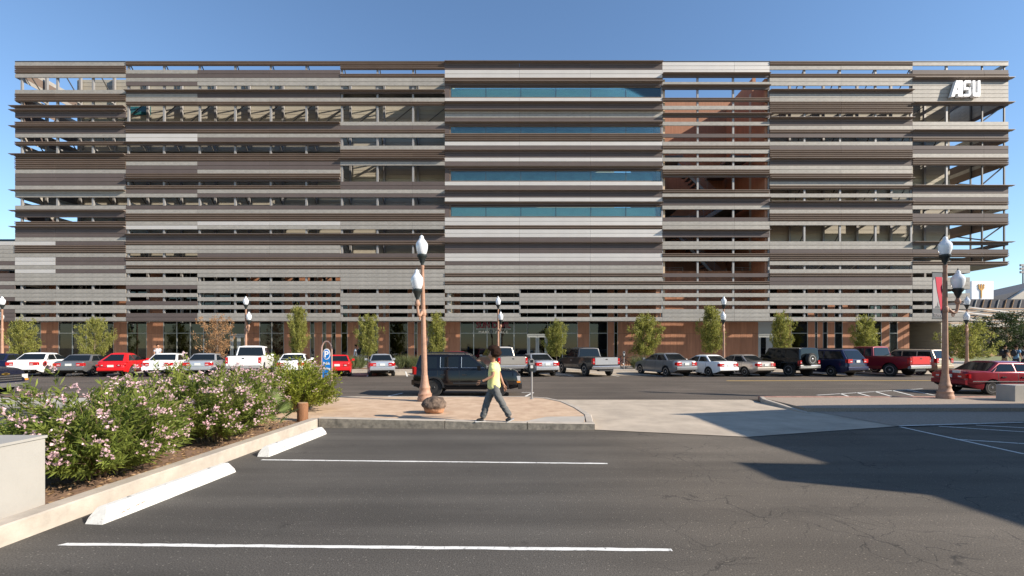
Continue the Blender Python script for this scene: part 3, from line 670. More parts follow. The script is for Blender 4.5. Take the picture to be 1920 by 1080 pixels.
# hanging posters behind the glass
pt = [mat('poster_teal', (.16,.33,.36), .6), mat('poster_maroon', (.28,.03,.05), .6), mat('poster_gold', (.70,.42,.03), .6)]
def poster(a, b, ztop, zbo, label):
    x0, x1 = ix(a), ix(b); o = thing('window_poster', label, 'poster', (x0, DI+.06, zbo))
    Wd, H = x1-x0, ztop-zbo
    m = MB(); m.box(0,Wd,0,.012,0,H); build(m, 'sheet', pt[0], o)
    for (i, z0, z1, c) in ((0,.72,.93,1),(1,.62,.42,2),(2,.12,.33,1)):
        m = MB(); t = .09*H; m.prism([(0.02,z0*H),(Wd-.02,z1*H),(Wd-.02,z1*H+t),(.02,z0*H+t)] if True else [], 'y', -.012, -.002); build(m, 'stripe', pt[c], o)
poster(872,889, 3.95, 2.0, 'teal poster with maroon and gold bands left of the shop letters')
poster(1106,1123, 3.95, 2.0, 'teal poster with maroon and gold bands between two terracotta piers right of the shop doors')
poster(243,266, 3.9, 1.2, 'teal poster with maroon and gold bands in the window behind the red rounded car')
poster(514,531, 2.6, 1.0, 'low teal poster with gold band in the window behind the white sedan')
# ------------------------------------------------------------------ vehicles
def lerp_tab(tab, x):
    if x <= tab[0][0]: return tab[0][1]
    for (a, va), (b, vb) in zip(tab, tab[1:]):
        if x <= b: return va+(vb-va)*(x-a)/max(1e-9, b-a)
    return tab[-1][1]
SEDAN = dict(L=4.6, W=1.78, H=1.45, top=[(0,.70),(.02,.92),(.10,1.0),(.7,1.03),(1.1,.99),(3.2,.95),(3.45,.94),(4.1,.83),(4.42,.72),(4.56,.60),(4.6,.52)],
  wf=[(0,.78),(.06,.87),(.3,.94),(.9,.985),(1.6,1),(3.2,1),(3.9,.97),(4.3,.88),(4.5,.76),(4.6,.62)], zb=[(0,.42),(.25,.30),(.6,.22),(3.9,.22),(4.4,.22),(4.6,.30)],
  ax=(.95,3.65), r=.315, cab=(.74,1.40,2.38,3.42), base=.95, wr=.70, win=[(.3,1.05),(1.10,1.92),(1.99,3.3)], doors=(1.18,1.95,3.05), bev=.05, tl=(.70,.90,.50,.97), plate=(.72,.86))
BEETLE = dict(L=4.1, W=1.74, H=1.5, top=[(0,.55),(.05,.74),(.15,.87),(.35,.97),(.8,1.02),(2.9,.96),(3.2,.92),(3.6,.80),(3.9,.64),(4.05,.5),(4.1,.42)],
  wf=[(0,.66),(.06,.78),(.2,.88),(.6,.97),(1.2,.95),(2.6,.95),(3.1,.97),(3.6,.9),(3.9,.76),(4.1,.5)], zb=[(0,.36),(.3,.26),(.6,.22),(3.6,.22),(4.1,.3)],
  ax=(.78,3.3), r=.32, cab=(.16,1.05,2.0,3.12), base=.93, wr=.52, win=[(.35,1.35),(1.42,3.0)], doors=(1.45,2.85), bev=.24, tl=(.68,.80,.50,.80), plate=(.62,.75))
MINIVAN = dict(L=5.1, W=1.96, H=1.75, top=[(0,.7),(.02,1.0),(.1,1.07),(1,1.08),(3.6,1.02),(4.15,.98),(4.7,.84),(5.0,.68),(5.1,.52)],
  wf=[(0,.84),(.08,.92),(.4,.97),(1.2,1),(3.8,1),(4.5,.92),(4.9,.78),(5.1,.6)], zb=[(0,.42),(.3,.28),(.7,.23),(4.4,.23),(5.1,.3)],
  ax=(1.05,4.0), r=.33, cab=(.03,.50,3.05,4.2), base=1.03, wr=.74, win=[(.25,1.55),(1.62,2.6),(2.68,4.0)], doors=(1.6,2.64,3.85), bev=.07, tl=(.88,1.12,.56,.99), plate=(.90,1.05))
SUV = dict(L=4.7, W=1.85, H=1.75, top=[(0,.75),(.03,1.02),(.1,1.08),(3.2,1.05),(3.4,1.05),(4.3,.97),(4.6,.82),(4.7,.58)],
  wf=[(0,.85),(.08,.93),(.4,.98),(1.2,1),(3.6,1),(4.2,.95),(4.55,.85),(4.7,.68)], zb=[(0,.46),(.3,.34),(.7,.30),(4.2,.30),(4.7,.36)],
  ax=(.95,3.7), r=.36, cab=(.04,.36,2.55,3.35), base=1.03, wr=.76, win=[(.25,1.1),(1.18,1.98),(2.06,3.2)], doors=(1.16,2.02,3.1), bev=.06, tl=(.85,1.15,.72,.98), plate=(.80,.95))
PATRIOT = dict(L=4.4, W=1.78, H=1.66, top=[(0,.72),(.03,1.0),(.1,1.06),(2.9,1.07),(3.15,1.07),(4.05,1.01),(4.26,.94),(4.36,.8),(4.4,.55)],
  wf=[(0,.88),(.06,.95),(.3,.985),(.8,1),(3.6,1),(4.1,.97),(4.3,.9),(4.4,.76)], zb=[(0,.44),(.25,.34),(.6,.29),(3.9,.29),(4.4,.38)],
  ax=(.86,3.48), r=.355, cab=(.05,.26,2.30,3.05), base=1.03, wr=.80, win=[(.18,.98),(1.07,1.86),(1.95,2.95)], doors=(1.02,1.90,2.98), bev=.06, tl=(.86,1.16,.80,.99), plate=(.82,.97))
WRANGLER = dict(L=4.4, W=1.80, H=1.82, top=[(0,.7),(.02,1.12),(.06,1.14),(2.6,1.14),(2.9,1.14),(4.0,1.08),(4.2,1.02),(4.25,.7),(4.4,.6)],
  wf=[(0,.9),(.03,.93),(2.9,.93),(4.2,.82),(4.4,.8)], zb=[(0,.5),(.3,.42),(4.4,.46)],
  ax=(.82,3.75), r=.41, cab=(.03,.10,2.35,2.72), base=1.11, wr=.84, win=[(.15,.98),(1.06,1.72),(1.80,2.6)], doors=(1.04,1.78,2.62), bev=.04, tl=(.82,1.02,.80,.98), plate=(.74,.86), flares=True)
PICKUP = dict(L=5.6, W=1.95, H=1.86, top=[(0,.8),(.01,1.2),(.04,1.24),(2.2,1.24),(2.3,1.24),(4.1,1.16),(4.2,1.15),(5.1,1.08),(5.45,.98),(5.55,.82),(5.6,.6)],
  wf=[(0,.95),(.04,.98),(1,1),(4.8,1),(5.3,.94),(5.5,.86),(5.6,.74)], zb=[(0,.62),(.4,.5),(.8,.42),(4.9,.40),(5.6,.46)],
  ax=(1.15,4.6), r=.39, cab=(2.15,2.28,3.45,4.15), base=1.15, wr=.76, win=[(2.3,2.72),(2.80,4.0)], doors=(2.78,3.95), bev=.06, tl=(.82,1.18,.86,.99), plate=(.56,.70), bed=(.09,2.02))

_wheels = {}
def wheel_meshes(r, style):
    k = (round(r,3), style)
    if k in _wheels: return _wheels[k]
    t = MB(); t.lathe([(r*.64,-.105),(r*.93,-.11),(r*.985,-.085),(r,-.05),(r,.05),(r*.985,.085),(r*.93,.11),(r*.64,.105)], 28, ax='y')
    tm = t.mesh('tyre', 35); tm.materials.append(M['rubber'])
    w_ = MB(); w_.lathe([(r*.64,.06),(r*.66,.112),(r*.58,.112),(r*.56,.05),(r*.2,.045)], 24, ax='y', mi=0)
    n = {'five':5, 'seven':7, 'steel':12, 'dark':5}[style]
    for i in range(n):
        a = 2*math.pi*i/n; c, s = math.cos(a), math.sin(a); wd = r*(.09 if n < 8 else .05)
        p = [(r*.1,-wd*1.3),(r*.6,-wd),(r*.6,wd),(r*.1,wd*1.3)]
        vs = [(x*c-y*s, .045, x*s+y*c) for x, y in p]+[(x*c-y*s, .10, x*s+y*c) for x, y in p]
        w_.add(vs, [(0,1,2,3),(7,6,5,4),(0,4,5,1),(1,5,6,2),(2,6,7,3),(3,7,4,0)])
    w_.lathe([(r*.17,.05),(r*.17,.10),(r*.12,.115)], 14, ax='y')
    wm = w_.mesh('rim', 40); wm.materials.append(M['rimdark'] if style == 'dark' else M['rim'])
    b = MB(); b.lathe([(r*.6,.02),(r*.6,.044)], 20, ax='y'); bme_ = b.mesh('brake_disc'); bme_.materials.append(M['rimdark'])
    _wheels[k] = (tm, wm, bme_); return _wheels[k]

_paint = {}
def paint(name, c, metal=.0, rough=.28):
    if name not in _paint: _paint[name] = mat('paint_'+name, c, rough, metal, .05, 3, coat=.55, spec=.3, objvar=0)
    return _paint[name]

def vehicle(name, label, cat, spec, loc, heading, pt, group=None, style='five', dims=None, front=False, rear=True, roof=None, seam=True, bumper=None, trim=None, glass=None, rails=False):
    sp = spec; L, W, H = dims or (sp['L'], sp['W'], sp['H']); kx, kw, kz = L/sp['L'], W/2, H/sp['H']
    top = [(a*kx, b*kz) for a, b in sp['top']]; wf = [(a*kx, b) for a, b in sp['wf']]; zbt = [(a*kx, b*kz) for a, b in sp['zb']]
    o = thing(name, label, cat, loc, heading, group); hx = L/2; r = sp['r']*min(kz,1.05); ra = r*1.16
    axs = [a*kx for a in sp['ax']]
    bed = sp.get('bed')
    if bed: bed = (bed[0]*kx, bed[1]*kx)
    def ring(x):
        w_ = lerp_tab(wf, x)*kw; zt = lerp_tab(top, x); zb = lerp_tab(zbt, x); za = zb
        for a in axs:
            if abs(x-a) < ra: za = max(za, r+math.sqrt(ra*ra-(x-a)**2))
        h = zt-zb
        P = [(0,zb),(.72*w_,zb),(.74*w_,za),(.965*w_,za),(1.0*w_,max(zb+.16*h,za+.012)),(1.0*w_,max(zb+.42*h,za+.02)),(.985*w_,max(zb+.72*h,za+.03)),(.955*w_,max(zt-.045,za+.04)),(.89*w_,max(zt,za+.05)),(.5*w_,max(zt,za+.05)+.012),(0,max(zt,za+.05)+.02)]
        if bed and bed[0] < x < bed[1]: P[9] = (.86*w_, zt-.42); P[10] = (0, zt-.42)
        return P
    xs = sorted(set([0,.01,.03,.06,.1,.15]+[L-.01,L-.03,L-.06,L-.1,L-.15]+list(np.linspace(.2,L-.2,int(L/.085)))+([bed[0]-.001,bed[0]+.001,bed[1]-.001,bed[1]+.001] if bed else [])+[a+s*ra for a in axs for s in (-.999,-.97,-.9,.9,.97,.999)]))
    m = MB(); vs = []; n = 20
    for x in xs:
        P = ring(x); full = P+[(-y,z) for (y,z) in P[-2:0:-1]]
        vs += [(x-hx,y,z) for y,z in full]
    fs = []; ms = []
    for i in range(len(xs)-1):
        for k in range(n):
            fs.append((i*n+k,(i+1)*n+k,(i+1)*n+(k+1)%n,i*n+(k+1)%n)); ms.append(1 if (k < 3 or k >= n-3) or (bed and bed[0]-.0005 < xs[i] < bed[1] and k in (8,9,10,11) and xs[i] > bed[0]) else 0)
    fs += [tuple(range(n)), tuple(range((len(xs)-1)*n, len(xs)*n))[::-1]]; ms += [0,0]
    m.add(vs, [f[::-1] for f in fs]); m.m = ms
    build(m, 'body', [pt, M['black']], o, 32)
    # cabin
    xb0, xb1, xf1, xf0 = [c*kx for c in sp['cab']]; zb_ = sp['base']*kz; wb = .925*kw; wr = sp['wr']*kw; zt_ = H-.05
    bm = bmesh.new()
    def V(x,y,z): return bm.verts.new((x-hx,y,z))
    A = [V(xb0,-wb,zb_-.03),V(xb0,wb,zb_-.03)]; Fv = [V(xf0,-wb,zb_-.03),V(xf0,wb,zb_-.03)]
    tb = [V(xb1,-wr,zt_),V(xb1+.03,-.55*wr,H),V(xb1+.03,.55*wr,H),V(xb1,wr,zt_)]; tf = [V(xf1,-wr,zt_),V(xf1-.03,-.55*wr,H),V(xf1-.03,.55*wr,H),V(xf1,wr,zt_)]
    bm.faces.new((A[0],A[1],tb[3],tb[2],tb[1],tb[0])[::-1]); bm.faces.new((Fv[0],Fv[1],tf[3],tf[2],tf[1],tf[0]))
    for i in range(3): bm.faces.new((tb[i],tf[i],tf[i+1],tb[i+1]))
    bm.faces.new((A[0],Fv[0],tf[0],tb[0])); bm.faces.new((A[1],Fv[1],tf[3],tb[3])[::-1]); bm.faces.new((A[0],A[1],Fv[1],Fv[0]))
    bmesh.ops.recalc_face_normals(bm, faces=bm.faces)
    eds = [e for e in bm.edges if len(e.link_faces) == 2 and e.calc_face_angle(0) > .18 and max(v.co.z for v in e.verts) > zb_+.1]
    bmesh.ops.bevel(bm, geom=eds, offset=sp['bev'], segments=3, profile=.6, affect='EDGES', clamp_overlap=True)
    me = bpy.data.meshes.new('cabin'); bm.to_mesh(me); bm.free(); me.polygons.foreach_set('use_smooth', [True]*len(me.polygons)); me.set_sharp_from_angle(angle=R(40))
    link('cabin', me, roof or pt, o)
    gl = glass or M['carglass']
    def pane(cs, nm, off=.007, inset=None):
        P = [Vector(c) for c in cs]; nrm = (P[1]-P[0]).cross(P[3]-P[0]).normalized()
        cen = sum(P, Vector())/4
        if nrm.dot(cen-Vector((0,0,zb_))) < 0: nrm = -nrm
        m = MB(); a = [p+nrm*off for p in P]; b = [p-nrm*.01 for p in P]
        m.add(a+b, [(0,1,2,3),(7,6,5,4),(0,4,5,1),(1,5,6,2),(2,6,7,3),(3,7,4,0)])
        me = m.mesh(nm); bm2 = bmesh.new(); bm2.from_mesh(me); bmesh.ops.recalc_face_normals(bm2, faces=bm2.faces); bm2.to_mesh(me); bm2.free()
        return link(nm, me, gl, o)
    def lp(a, b, t): return a+(b-a)*t
    bv = sp['bev']
    def fr(xa, xb, u0, u1, v0, v1):      # pane on windscreen or rear window
        out = []
        for u, v in ((u0,v0),(u1,v0),(u1,v1),(u0,v1)):
            ww = lp(wb, wr, v); out.append((lp(xa,xb,v)-hx, lp(-ww,ww,u), lp(zb_,zt_,v)))
        return out
    ui = (.05+bv*.5)/W*1.6
    pane(fr(xf0,xf1,ui,1-ui,.10,1-.05-bv*.4), 'windscreen', .012)
    pane(fr(xb0,xb1,ui,1-ui,.14,1-.05-bv*.4), 'rear_window', .012)
    for s in (-1,1):
        for (xa, xb) in sp['win']:
            cs = []
            for (x, v, sd) in ((xa,.12,0),(xb,.12,1),(xb,.88-bv*.3,1),(xa,.88-bv*.3,0)):
                xx = x*kx; rl = lp(xb0,xb1,v)+.09+bv*.5; fl_ = lp(xf0,xf1,v)-.09-bv*.5
                xx = min(max(xx, rl), fl_); cs.append((xx-hx, s*lp(wb,wr,v), lp(zb_,zt_,v)))
            pane(cs, 'side_window', .006)
    # wheels
    tm, wm, bme2 = wheel_meshes(r, style)
    for a in axs:
        for s in (-1,1):
            we = bpy.data.objects.new('wheel', None); COL.objects.link(we); we.parent = o; we.location = (a-hx, s*(kw*lerp_tab(wf,a)-.125), r); we.rotation_euler = (0,random.uniform(0,6),0 if s > 0 else math.pi)
            link('tyre', tm, M['rubber'], we); link('rim', wm, M['rim'], we); link('brake_disc', bme2, M['rimdark'], we)
    # seams, handles
    if seam:
        for s in (-1,1):
            m = MB()
            for xd in sp['doors']:
                xd *= kx; P = ring(xd)
                if any(abs(xd-a) < ra for a in axs): P = P[3:]
                else: P = P[3:]
                P = P[1:5]; vs = []
                for (y,z) in P: vs += [(xd-.008-hx, s*(y+.003), z), (xd+.008-hx, s*(y+.003), z)]
                m.add(vs, [(2*i,2*i+1,2*i+3,2*i+2) for i in range(len(P)-1)])
            build(m, 'door_seam', M['black'], o)
            for xd in sp['doors'][:-1]:
                xd = xd*kx+.14; P = ring(xd); m = MB(); y = P[6][0]; z = P[6][1]
                m.box(xd-hx-.02, xd-hx+.16, min(s*(y-.01),s*(y+.03)), max(s*(y-.01),s*(y+.03)), z-.015, z+.02); build(m, 'door_handle', trim or pt, o)
            m = MB(); xm = xf0-.35; y = wb
            m.box(xm-hx-.06, xm-hx+.08, min(s*(y+.05),s*(y+.22)), max(s*(y+.05),s*(y+.22)), zb_+.03, zb_+.17); m.box(xm-hx-.02, xm-hx+.03, min(s*(y-.05),s*(y+.08)), max(s*(y-.05),s*(y+.08)), zb_+.03, zb_+.08)
            build(m, 'wing_mirror', pt, o)
    if rails:
        for s in (-1,1):
            m = MB(); y = s*wr*.88; m.tube([(xb1+.1-hx,y,H-.03),(xb1+.15-hx,y,H+.035),(xf1-.25-hx,y,H+.035),(xf1-.15-hx,y,H-.03)], .018, 6); build(m, 'roof_rail', M['black'], o)
    if rear:
        z0, z1, y0, y1 = sp['tl']; z0 *= kz; z1 *= kz
        for s in (-1,1):
            wl = lerp_tab(wf,.10)*kw; m = MB(); a, b = sorted((s*y0*wl, s*y1*wl*1.0))
            m.box(-.014-hx, .10-hx, a, b, z0, z1); wl2 = lerp_tab(wf,.2)*kw
            a, b = sorted((s*(wl2-.2), s*(wl2+.004))); m.box(.06-hx, .15-hx, a, b, z0+.01, z1-.01)
            t_ = build(m, 'tail_light', M['red_l'], o)
            m = MB(); zz = z0+(z1-z0)*.35; a, b = sorted((s*(y0+.04)*wl, s*(y0+.04+(y1-y0)*.4)*wl)); m.box(-.018-hx,-.01-hx,a,b,zz-.02,zz+.03); build(m, 'reversing_lamp', M['clear_l'], t_)
        pz0, pz1 = [q*kz for q in sp['plate']]
        m = MB(); m.box(-.022-hx,-.005-hx,-.16,.16,pz0,pz1); build(m, 'number_plate', M['plate'], o)
        zb0 = lerp_tab(zbt,.1); m = MB(); wbp = lerp_tab(wf,.08)*kw
        bh = .20*kz; bz = (zb0+.06*kz) if not bed else .50*kz
        pts = [(-.05-hx+.02*abs(q)**3, q*wbp*.985) for q in np.linspace(-1,1,9)]
        vs = []
        for (x,y) in pts: vs += [(x,y,bz),(x-.02,y,bz+.03),(x-.02,y,bz+bh-.03),(x,y,bz+bh),(x+.16,y,bz+bh),(x+.16,y,bz)]
        fs = [(i*6+k,i*6+(k+1)%6,(i+1)*6+(k+1)%6,(i+1)*6+k) for i in range(8) for k in range(6)]+[tuple(range(6))[::-1],tuple(range(48,54))]
        m.add(vs, fs); build(m, 'rear_bumper', bumper or pt, o, 30)
        m = MB(); m.tube([(-.06-hx,-.45*kw,zb0-.02),(.2-hx,-.45*kw,zb0-.02)], .028, 8); build(m, 'exhaust_pipe', M['chrome'], o)
        if not bed:
            m = MB(); zt2 = lerp_tab(top,.02); m.box(-.010-hx,.0-hx,-.8*wbp,.8*wbp,bz+bh+.02,bz+bh+.032); build(m, 'boot_seam', M['black'], o)
        else:
            m = MB(); m.box(-.03-hx,.02-hx,-.82*kw,.82*kw,.78*kz,1.235*kz); tg = build(m, 'tailgate', trim if trim else pt, o)
            m = MB(); m.box(-.045-hx,-.03-hx,-.07,.07,1.08*kz,1.14*kz); build(m, 'tailgate_handle', M['black'], tg)
            m = MB(); m.box(.0-hx,.3-hx,-.5,.5,.36,.55); m.tube([(.3-hx,0,.42),(2.5-hx,0,.45)], .09, 8); build(m, 'underbody', M['black'], o)
    if front:
        zc = lerp_tab(top, L-.1)
        for s in (-1,1):
            wl = lerp_tab(wf,L-.16)*kw; a, b = sorted((s*.66*wl, s*.985*wl)); m = MB()
            m.box(L-.30-hx, L-.02-hx, a, b, zc-.26, zc-.08); hl = build(m, 'headlight', M['clear_l'], o)
            a, b = sorted((s*.70*wl, s*1.0*wl)); m = MB(); m.box(L-.30-hx, L-.015-hx, a, b, zc-.34, zc-.27); build(m, 'indicator', M['amber_l'], hl)
        m = MB(); m.box(L-.1-hx, L+.0-hx, -.62*kw, .62*kw, zc-.34, zc-.08); g = build(m, 'grille', M['black'], o)
        m = MB()
        for q in range(3): m.box(L-.05-hx, L+.012-hx, -.60*kw, .60*kw, zc-.32+q*.09, zc-.30+q*.09)
        build(m, 'grille_bar', M['chrome'], g)
        m = MB(); m.prism([(L-.12-hx,-.94*kw),(L-.02-hx,-.9*kw),(L+.05-hx,-.7*kw),(L+.05-hx,.7*kw),(L-.02-hx,.9*kw),(L-.12-hx,.94*kw)], 'z', zc-.58, zc-.40); build(m, 'front_bumper', bumper or pt, o)
    o['dims'] = (L, W, H)
    return o

TH = R(90+19)
hd = Vector((math.cos(TH), math.sin(TH)))
def park(px, d, L): 
    p = Vector((PX(px,d), d)); c = p+hd*L/2; return (c.x, c.y, .006)
SILVER = paint('silver', (.50,.51,.52), .6, .3); WHITE = paint('white', (.80,.80,.79)); GREY = paint('grey', (.21,.215,.22), .6, .3); RED = paint('red', (.55,.012,.014)); MAROON = paint('maroon', (.20,.008,.014), .2)
GOLD = paint('pewter', (.40,.37,.33), .6, .32); BLACK = paint('black', (.004,.004,.005), 0, .12); NAVY = paint('navy', (.010,.016,.055), .3); BEIGE = paint('beige', (.36,.32,.28), .6, .32); CHAR = paint('charcoal', (.04,.04,.042), .4); WINE = paint('wine', (.24,.016,.026), .3, .3); TAN = paint('tan', (.40,.31,.21), .5, .32)
row = 'cars parked nose-in along the far kerb'
DR = 28.3
def far(px, name, label, cat, spec, pt, dims=None, d=DR, **k):
    L = (dims or (spec['L'],))[0]; return vehicle(name, label, cat, spec, park(px, d, L), TH, pt, row, dims=dims, **k)
far(-40, 'parked_car', 'dark blue sedan partly cut off, beyond the white sedan with the round sticker', 'car', SEDAN, NAVY)
c1 = far(40, 'parked_car', 'white sedan with a red and black round sticker on its rear flank', 'car', SEDAN, WHITE, (4.5,1.76,1.5))
m = MB(); m.lathe([(.16,-.93),(.16,-.90)], 16, (-1.75,0,.82), 'y'); st_ = build(m, 'round_sticker', M['red_l'], c1); m = MB(); m.lathe([(.09,-.94),(.09,-.91)], 12, (-1.80,0,.80), 'y'); build(m, 'sticker_mark', M['black'], st_)
far(128, 'parked_car', 'grey sedan with wide red tail lights next to the white stickered sedan', 'car', SEDAN, GREY, (4.47,1.75,1.40))
far(207, 'parked_car', 'bright red small car with a domed rounded roof', 'car', BEETLE, RED)
far(294, 'parked_car', 'white sedan with slim red tail lights next to the red rounded car', 'car', SEDAN, WHITE, (4.8,1.82,1.46))
far(370, 'parked_car', 'silver sedan parked beside the white pickup truck', 'car', SEDAN, SILVER, (4.8,1.82,1.46))
far(456, 'pickup_truck', 'white pickup truck with grey rear bumper and tall red amber tail lights', 'truck', PICKUP, WHITE, (5.6,1.98,1.95), bumper=M['post'])
s7 = far(545, 'parked_car', 'white sedan with a white lettered banner across its rear window, behind the shrubs', 'car', SEDAN, WHITE, (4.7,1.82,1.45))
far(632, 'parked_car', 'red coupe behind the blue public parking sign', 'car', SEDAN, RED, (4.3,1.74,1.36))
far(717, 'parked_car', 'silver sedan with broad red tail lights parked alone beside ornamental grass', 'car', SEDAN, SILVER, (4.4,1.70,1.42))
far(860, 'parked_car', 'dark red car mostly hidden behind the black four-wheel drive', 'car', SUV, MAROON, (4.5,1.8,1.58), d=29.2)
far(962, 'pickup_truck', 'pewter pickup truck behind the walking person', 'truck', PICKUP, GOLD, (5.6,1.98,1.90), bumper=M['chrome'])
far(1027, 'parked_car', 'silver sedan parked between the pewter pickup and the dark grey pickup', 'car', SEDAN, SILVER, (4.5,1.78,1.46))
far(1137, 'pickup_truck', 'dark grey pickup truck with a sunlit silver tailgate', 'truck', PICKUP, CHAR, (5.5,1.95,1.84), trim=SILVER, bumper=M['chrome'])
far(1288, 'parked_car', 'grey sedan standing first in the row after the parking meter gap', 'car', SEDAN, paint('steelgrey', (.26,.27,.28), .6, .3), (4.7,1.78,1.48))
far(1367, 'parked_car', 'white small sedan with orange red tail lights beside the steel grey sedan', 'car', SEDAN, WHITE, (4.3,1.68,1.36))
far(1437, 'parked_car', 'pale beige sedan next to the black jeep with a spare wheel', 'car', SEDAN, BEIGE, (4.4,1.70,1.38))
jp = far(1519, 'jeep', 'black hard-top jeep with a spare wheel on its tail', 'jeep', WRANGLER, BLACK, dims=(4.4,1.84,1.84), bumper=M['chrome'], style='five')
tm, wm, bme2 = wheel_meshes(.38, 'five')
sw = bpy.data.objects.new('spare_wheel', None); COL.objects.link(sw); sw.parent = jp; sw.location = (-2.2-.14, .10, 1.12); sw.rotation_euler = (0,0,R(90))
link('tyre', tm, M['rubber'], sw); link('rim', wm, M['rim'], sw)
for a in (.82, 3.75):
    for s in (-1,1):
        m = MB(); pts = [(a-2.2-.52,.55),(a-2.2-.44,.90),(a-2.2+.40,.93),(a-2.2+.55,.62)]
        vs = []
        for (x,z) in pts: vs += [(x,s*.80,z),(x,s*.98,z-.02),(x,s*.98,z-.07),(x,s*.80,z-.05)]
        m.add(vs, [(i*4+k,i*4+(k+1)%4,(i+1)*4+(k+1)%4,(i+1)*4+k) for i in range(3) for k in range(4)]+[(0,1,2,3),(12,13,14,15)]); build(m, 'fender_flare', M['black'], jp)
far(1609, 'minivan', 'dark navy minivan between the black jeep and the red pickup', 'van', MINIVAN, NAVY, rails=True)
far(1726, 'pickup_truck', 'red pickup truck with a bright red tailgate and chrome bumper', 'truck', PICKUP, MAROON, (5.6,2.0,1.92), trim=RED, bumper=M['chrome'])
far(1772, 'parked_suv', 'tan and dark red sport utility car beyond the red pickup, behind the banner lamp post', 'car', SUV, TAN, (4.7,1.85,1.72), d=29.6, rails=True)
# row across the street, nearer kerb
jeep = vehicle('parked_suv', 'black boxy four-wheel drive parked along the near kerb by the boulder', 'car', PATRIOT, (-1.74,18.25,.006), 0, BLACK, 'cars on the near side of the street', style='dark', front=True, rails=True, trim=M['black'])
jeep.scale = (.945,1,1)
for s in (-1,1):
    m = MB(); y = s*.90; a, b = sorted((y-.02*s, y+.02*s)); m.box(-.55,1.02,a,b,.50,.56); build(m, 'side_moulding', M['black'], jeep)
    for a in (.86-2.2, 3.48-2.2):
        m = MB(); vs = []; N = 10
        for i in range(N+1):
            t = math.pi*i/N; cx_, cz = a-math.cos(t)*.44, .355+math.sin(t)*.44; dx, dz = a-math.cos(t)*.37, .355+math.sin(t)*.37
            vs += [(cx_, s*.86, cz),(cx_, s*.925, cz),(dx, s*.925, dz),(dx, s*.86, dz)]
        m.add(vs, [(i*4+k,i*4+(k+1)%4,(i+1)*4+(k+1)%4,(i+1)*4+k) for i in range(N) for k in range(4)]); build(m, 'fender_flare', M['black'], jeep, 40)
    m = MB()
    for (xa, xb) in ((-1.08,-.36),(-.22,.72)):                     # bright window trim
        y0 = s*.775; 
        for (p, q) in (((xa,1.12),(xa,1.53)),((xa,1.12),(xb,1.12))): m.tube([(p[0],s*(.815 if p[1] < 1.3 else .75),p[1]),(q[0],s*(.815 if q[1] < 1.3 else .742),q[1])], .008, 5)
    build(m, 'window_trim', M['chrome'], jeep)
acc = vehicle('parked_car', 'wine red older sedan parked along the near kerb beside the banner lamp post', 'car', SEDAN, (18.25+2.33,18.95,.006), 0, WINE, 'cars on the near side of the street', dims=(4.66,1.72,1.34), style='steel', trim=M['black'])
m = MB(); m.box(-2.2,2.0,-.885,-.862,.52,.56); build(m, 'side_moulding', M['chrome'], acc)
m = MB(); m.box(-2.345,-2.335,-.50,-.18,.86,.96); build(m, 'boot_sticker', M['plate'], acc)
tr = vehicle('pickup_truck', 'dark navy pickup truck with a chrome bumper facing along the street, left of the shrubs', 'truck', PICKUP, (-20.4-2.8,18.25,.006), 0, paint('dark_blue', (.012,.014,.03), .3), 'cars on the near side of the street', front=True, bumper=M['chrome'], dims=(5.6,2.0,1.8))
m = MB(); z = .83; m.box(2.80,2.83,-.14,.14,z-.025,z+.025); m.box(2.80,2.83,-.06,.06,z-.045,z+.045); build(m, 'emblem', mat('gold_emblem', (.55,.38,.1), .3, .8), tr)
# banner strip on the rear window of the white sedan
m = MB(); m.box(-.6,.6,0,.004,0,.16); 
bn = build(m, 'window_banner', mat('banner_white', (.7,.7,.7), .6), s7); bn.rotation_euler = (R(90)-R(0), 0, R(-90)); bn.location = (-4.7/2+.83, 0, 1.13)
# ------------------------------------------------------------------ street furniture
M['lamp_p'] = mat('lamp_post_paint', (.36,.205,.135), .65, 0, .22, 7, .15, 40)
M['lamp_d'] = mat('lamp_cup_dark', (.025,.032,.032), .45, .3)
def globe_mat():
    m = bpy.data.materials.new('lamp_globe'); m.use_nodes = True; b = m.node_tree.nodes['Principled BSDF']
    b.inputs['Base Color'].default_value = (.86,.88,.90,1); b.inputs['Roughness'].default_value = .12; b.inputs['Transmission Weight'].default_value = .25; b.inputs['IOR'].default_value = 1.45; b.inputs['Coat Weight'].default_value = .6
    return m
M['globe'] = globe_mat()
def luminaire(o, c):
    """acorn globe on a dark cup; c is the foot of the cup"""
    m = MB(); m.lathe([(.045,0),(.05,.06),(.09,.14),(.11,.22),(.15,.27),(.165,.30),(.165,.35),(.13,.37)], 20, c); build(m, 'globe_cup', M['lamp_d'], o, 40)
    m = MB(); prof = [(.125,.36),(.15,.40),(.175,.47),(.192,.55),(.20,.63),(.20,.70),(.185,.745),(.17,.76),(.155,.785),(.12,.835),(.085,.87),(.075,.90),(.07,.945),(.045,.985),(.015,1.0)]
    m.lathe(prof, 24, c, flute=.035, nf=12); g = build(m, 'globe', M['globe'], o, 45)
    m = MB(); m.lathe([(.02,.99),(.022,1.02),(.01,1.05),(.004,1.09)], 8, c); build(m, 'finial', M['lamp_d'], g, 40)
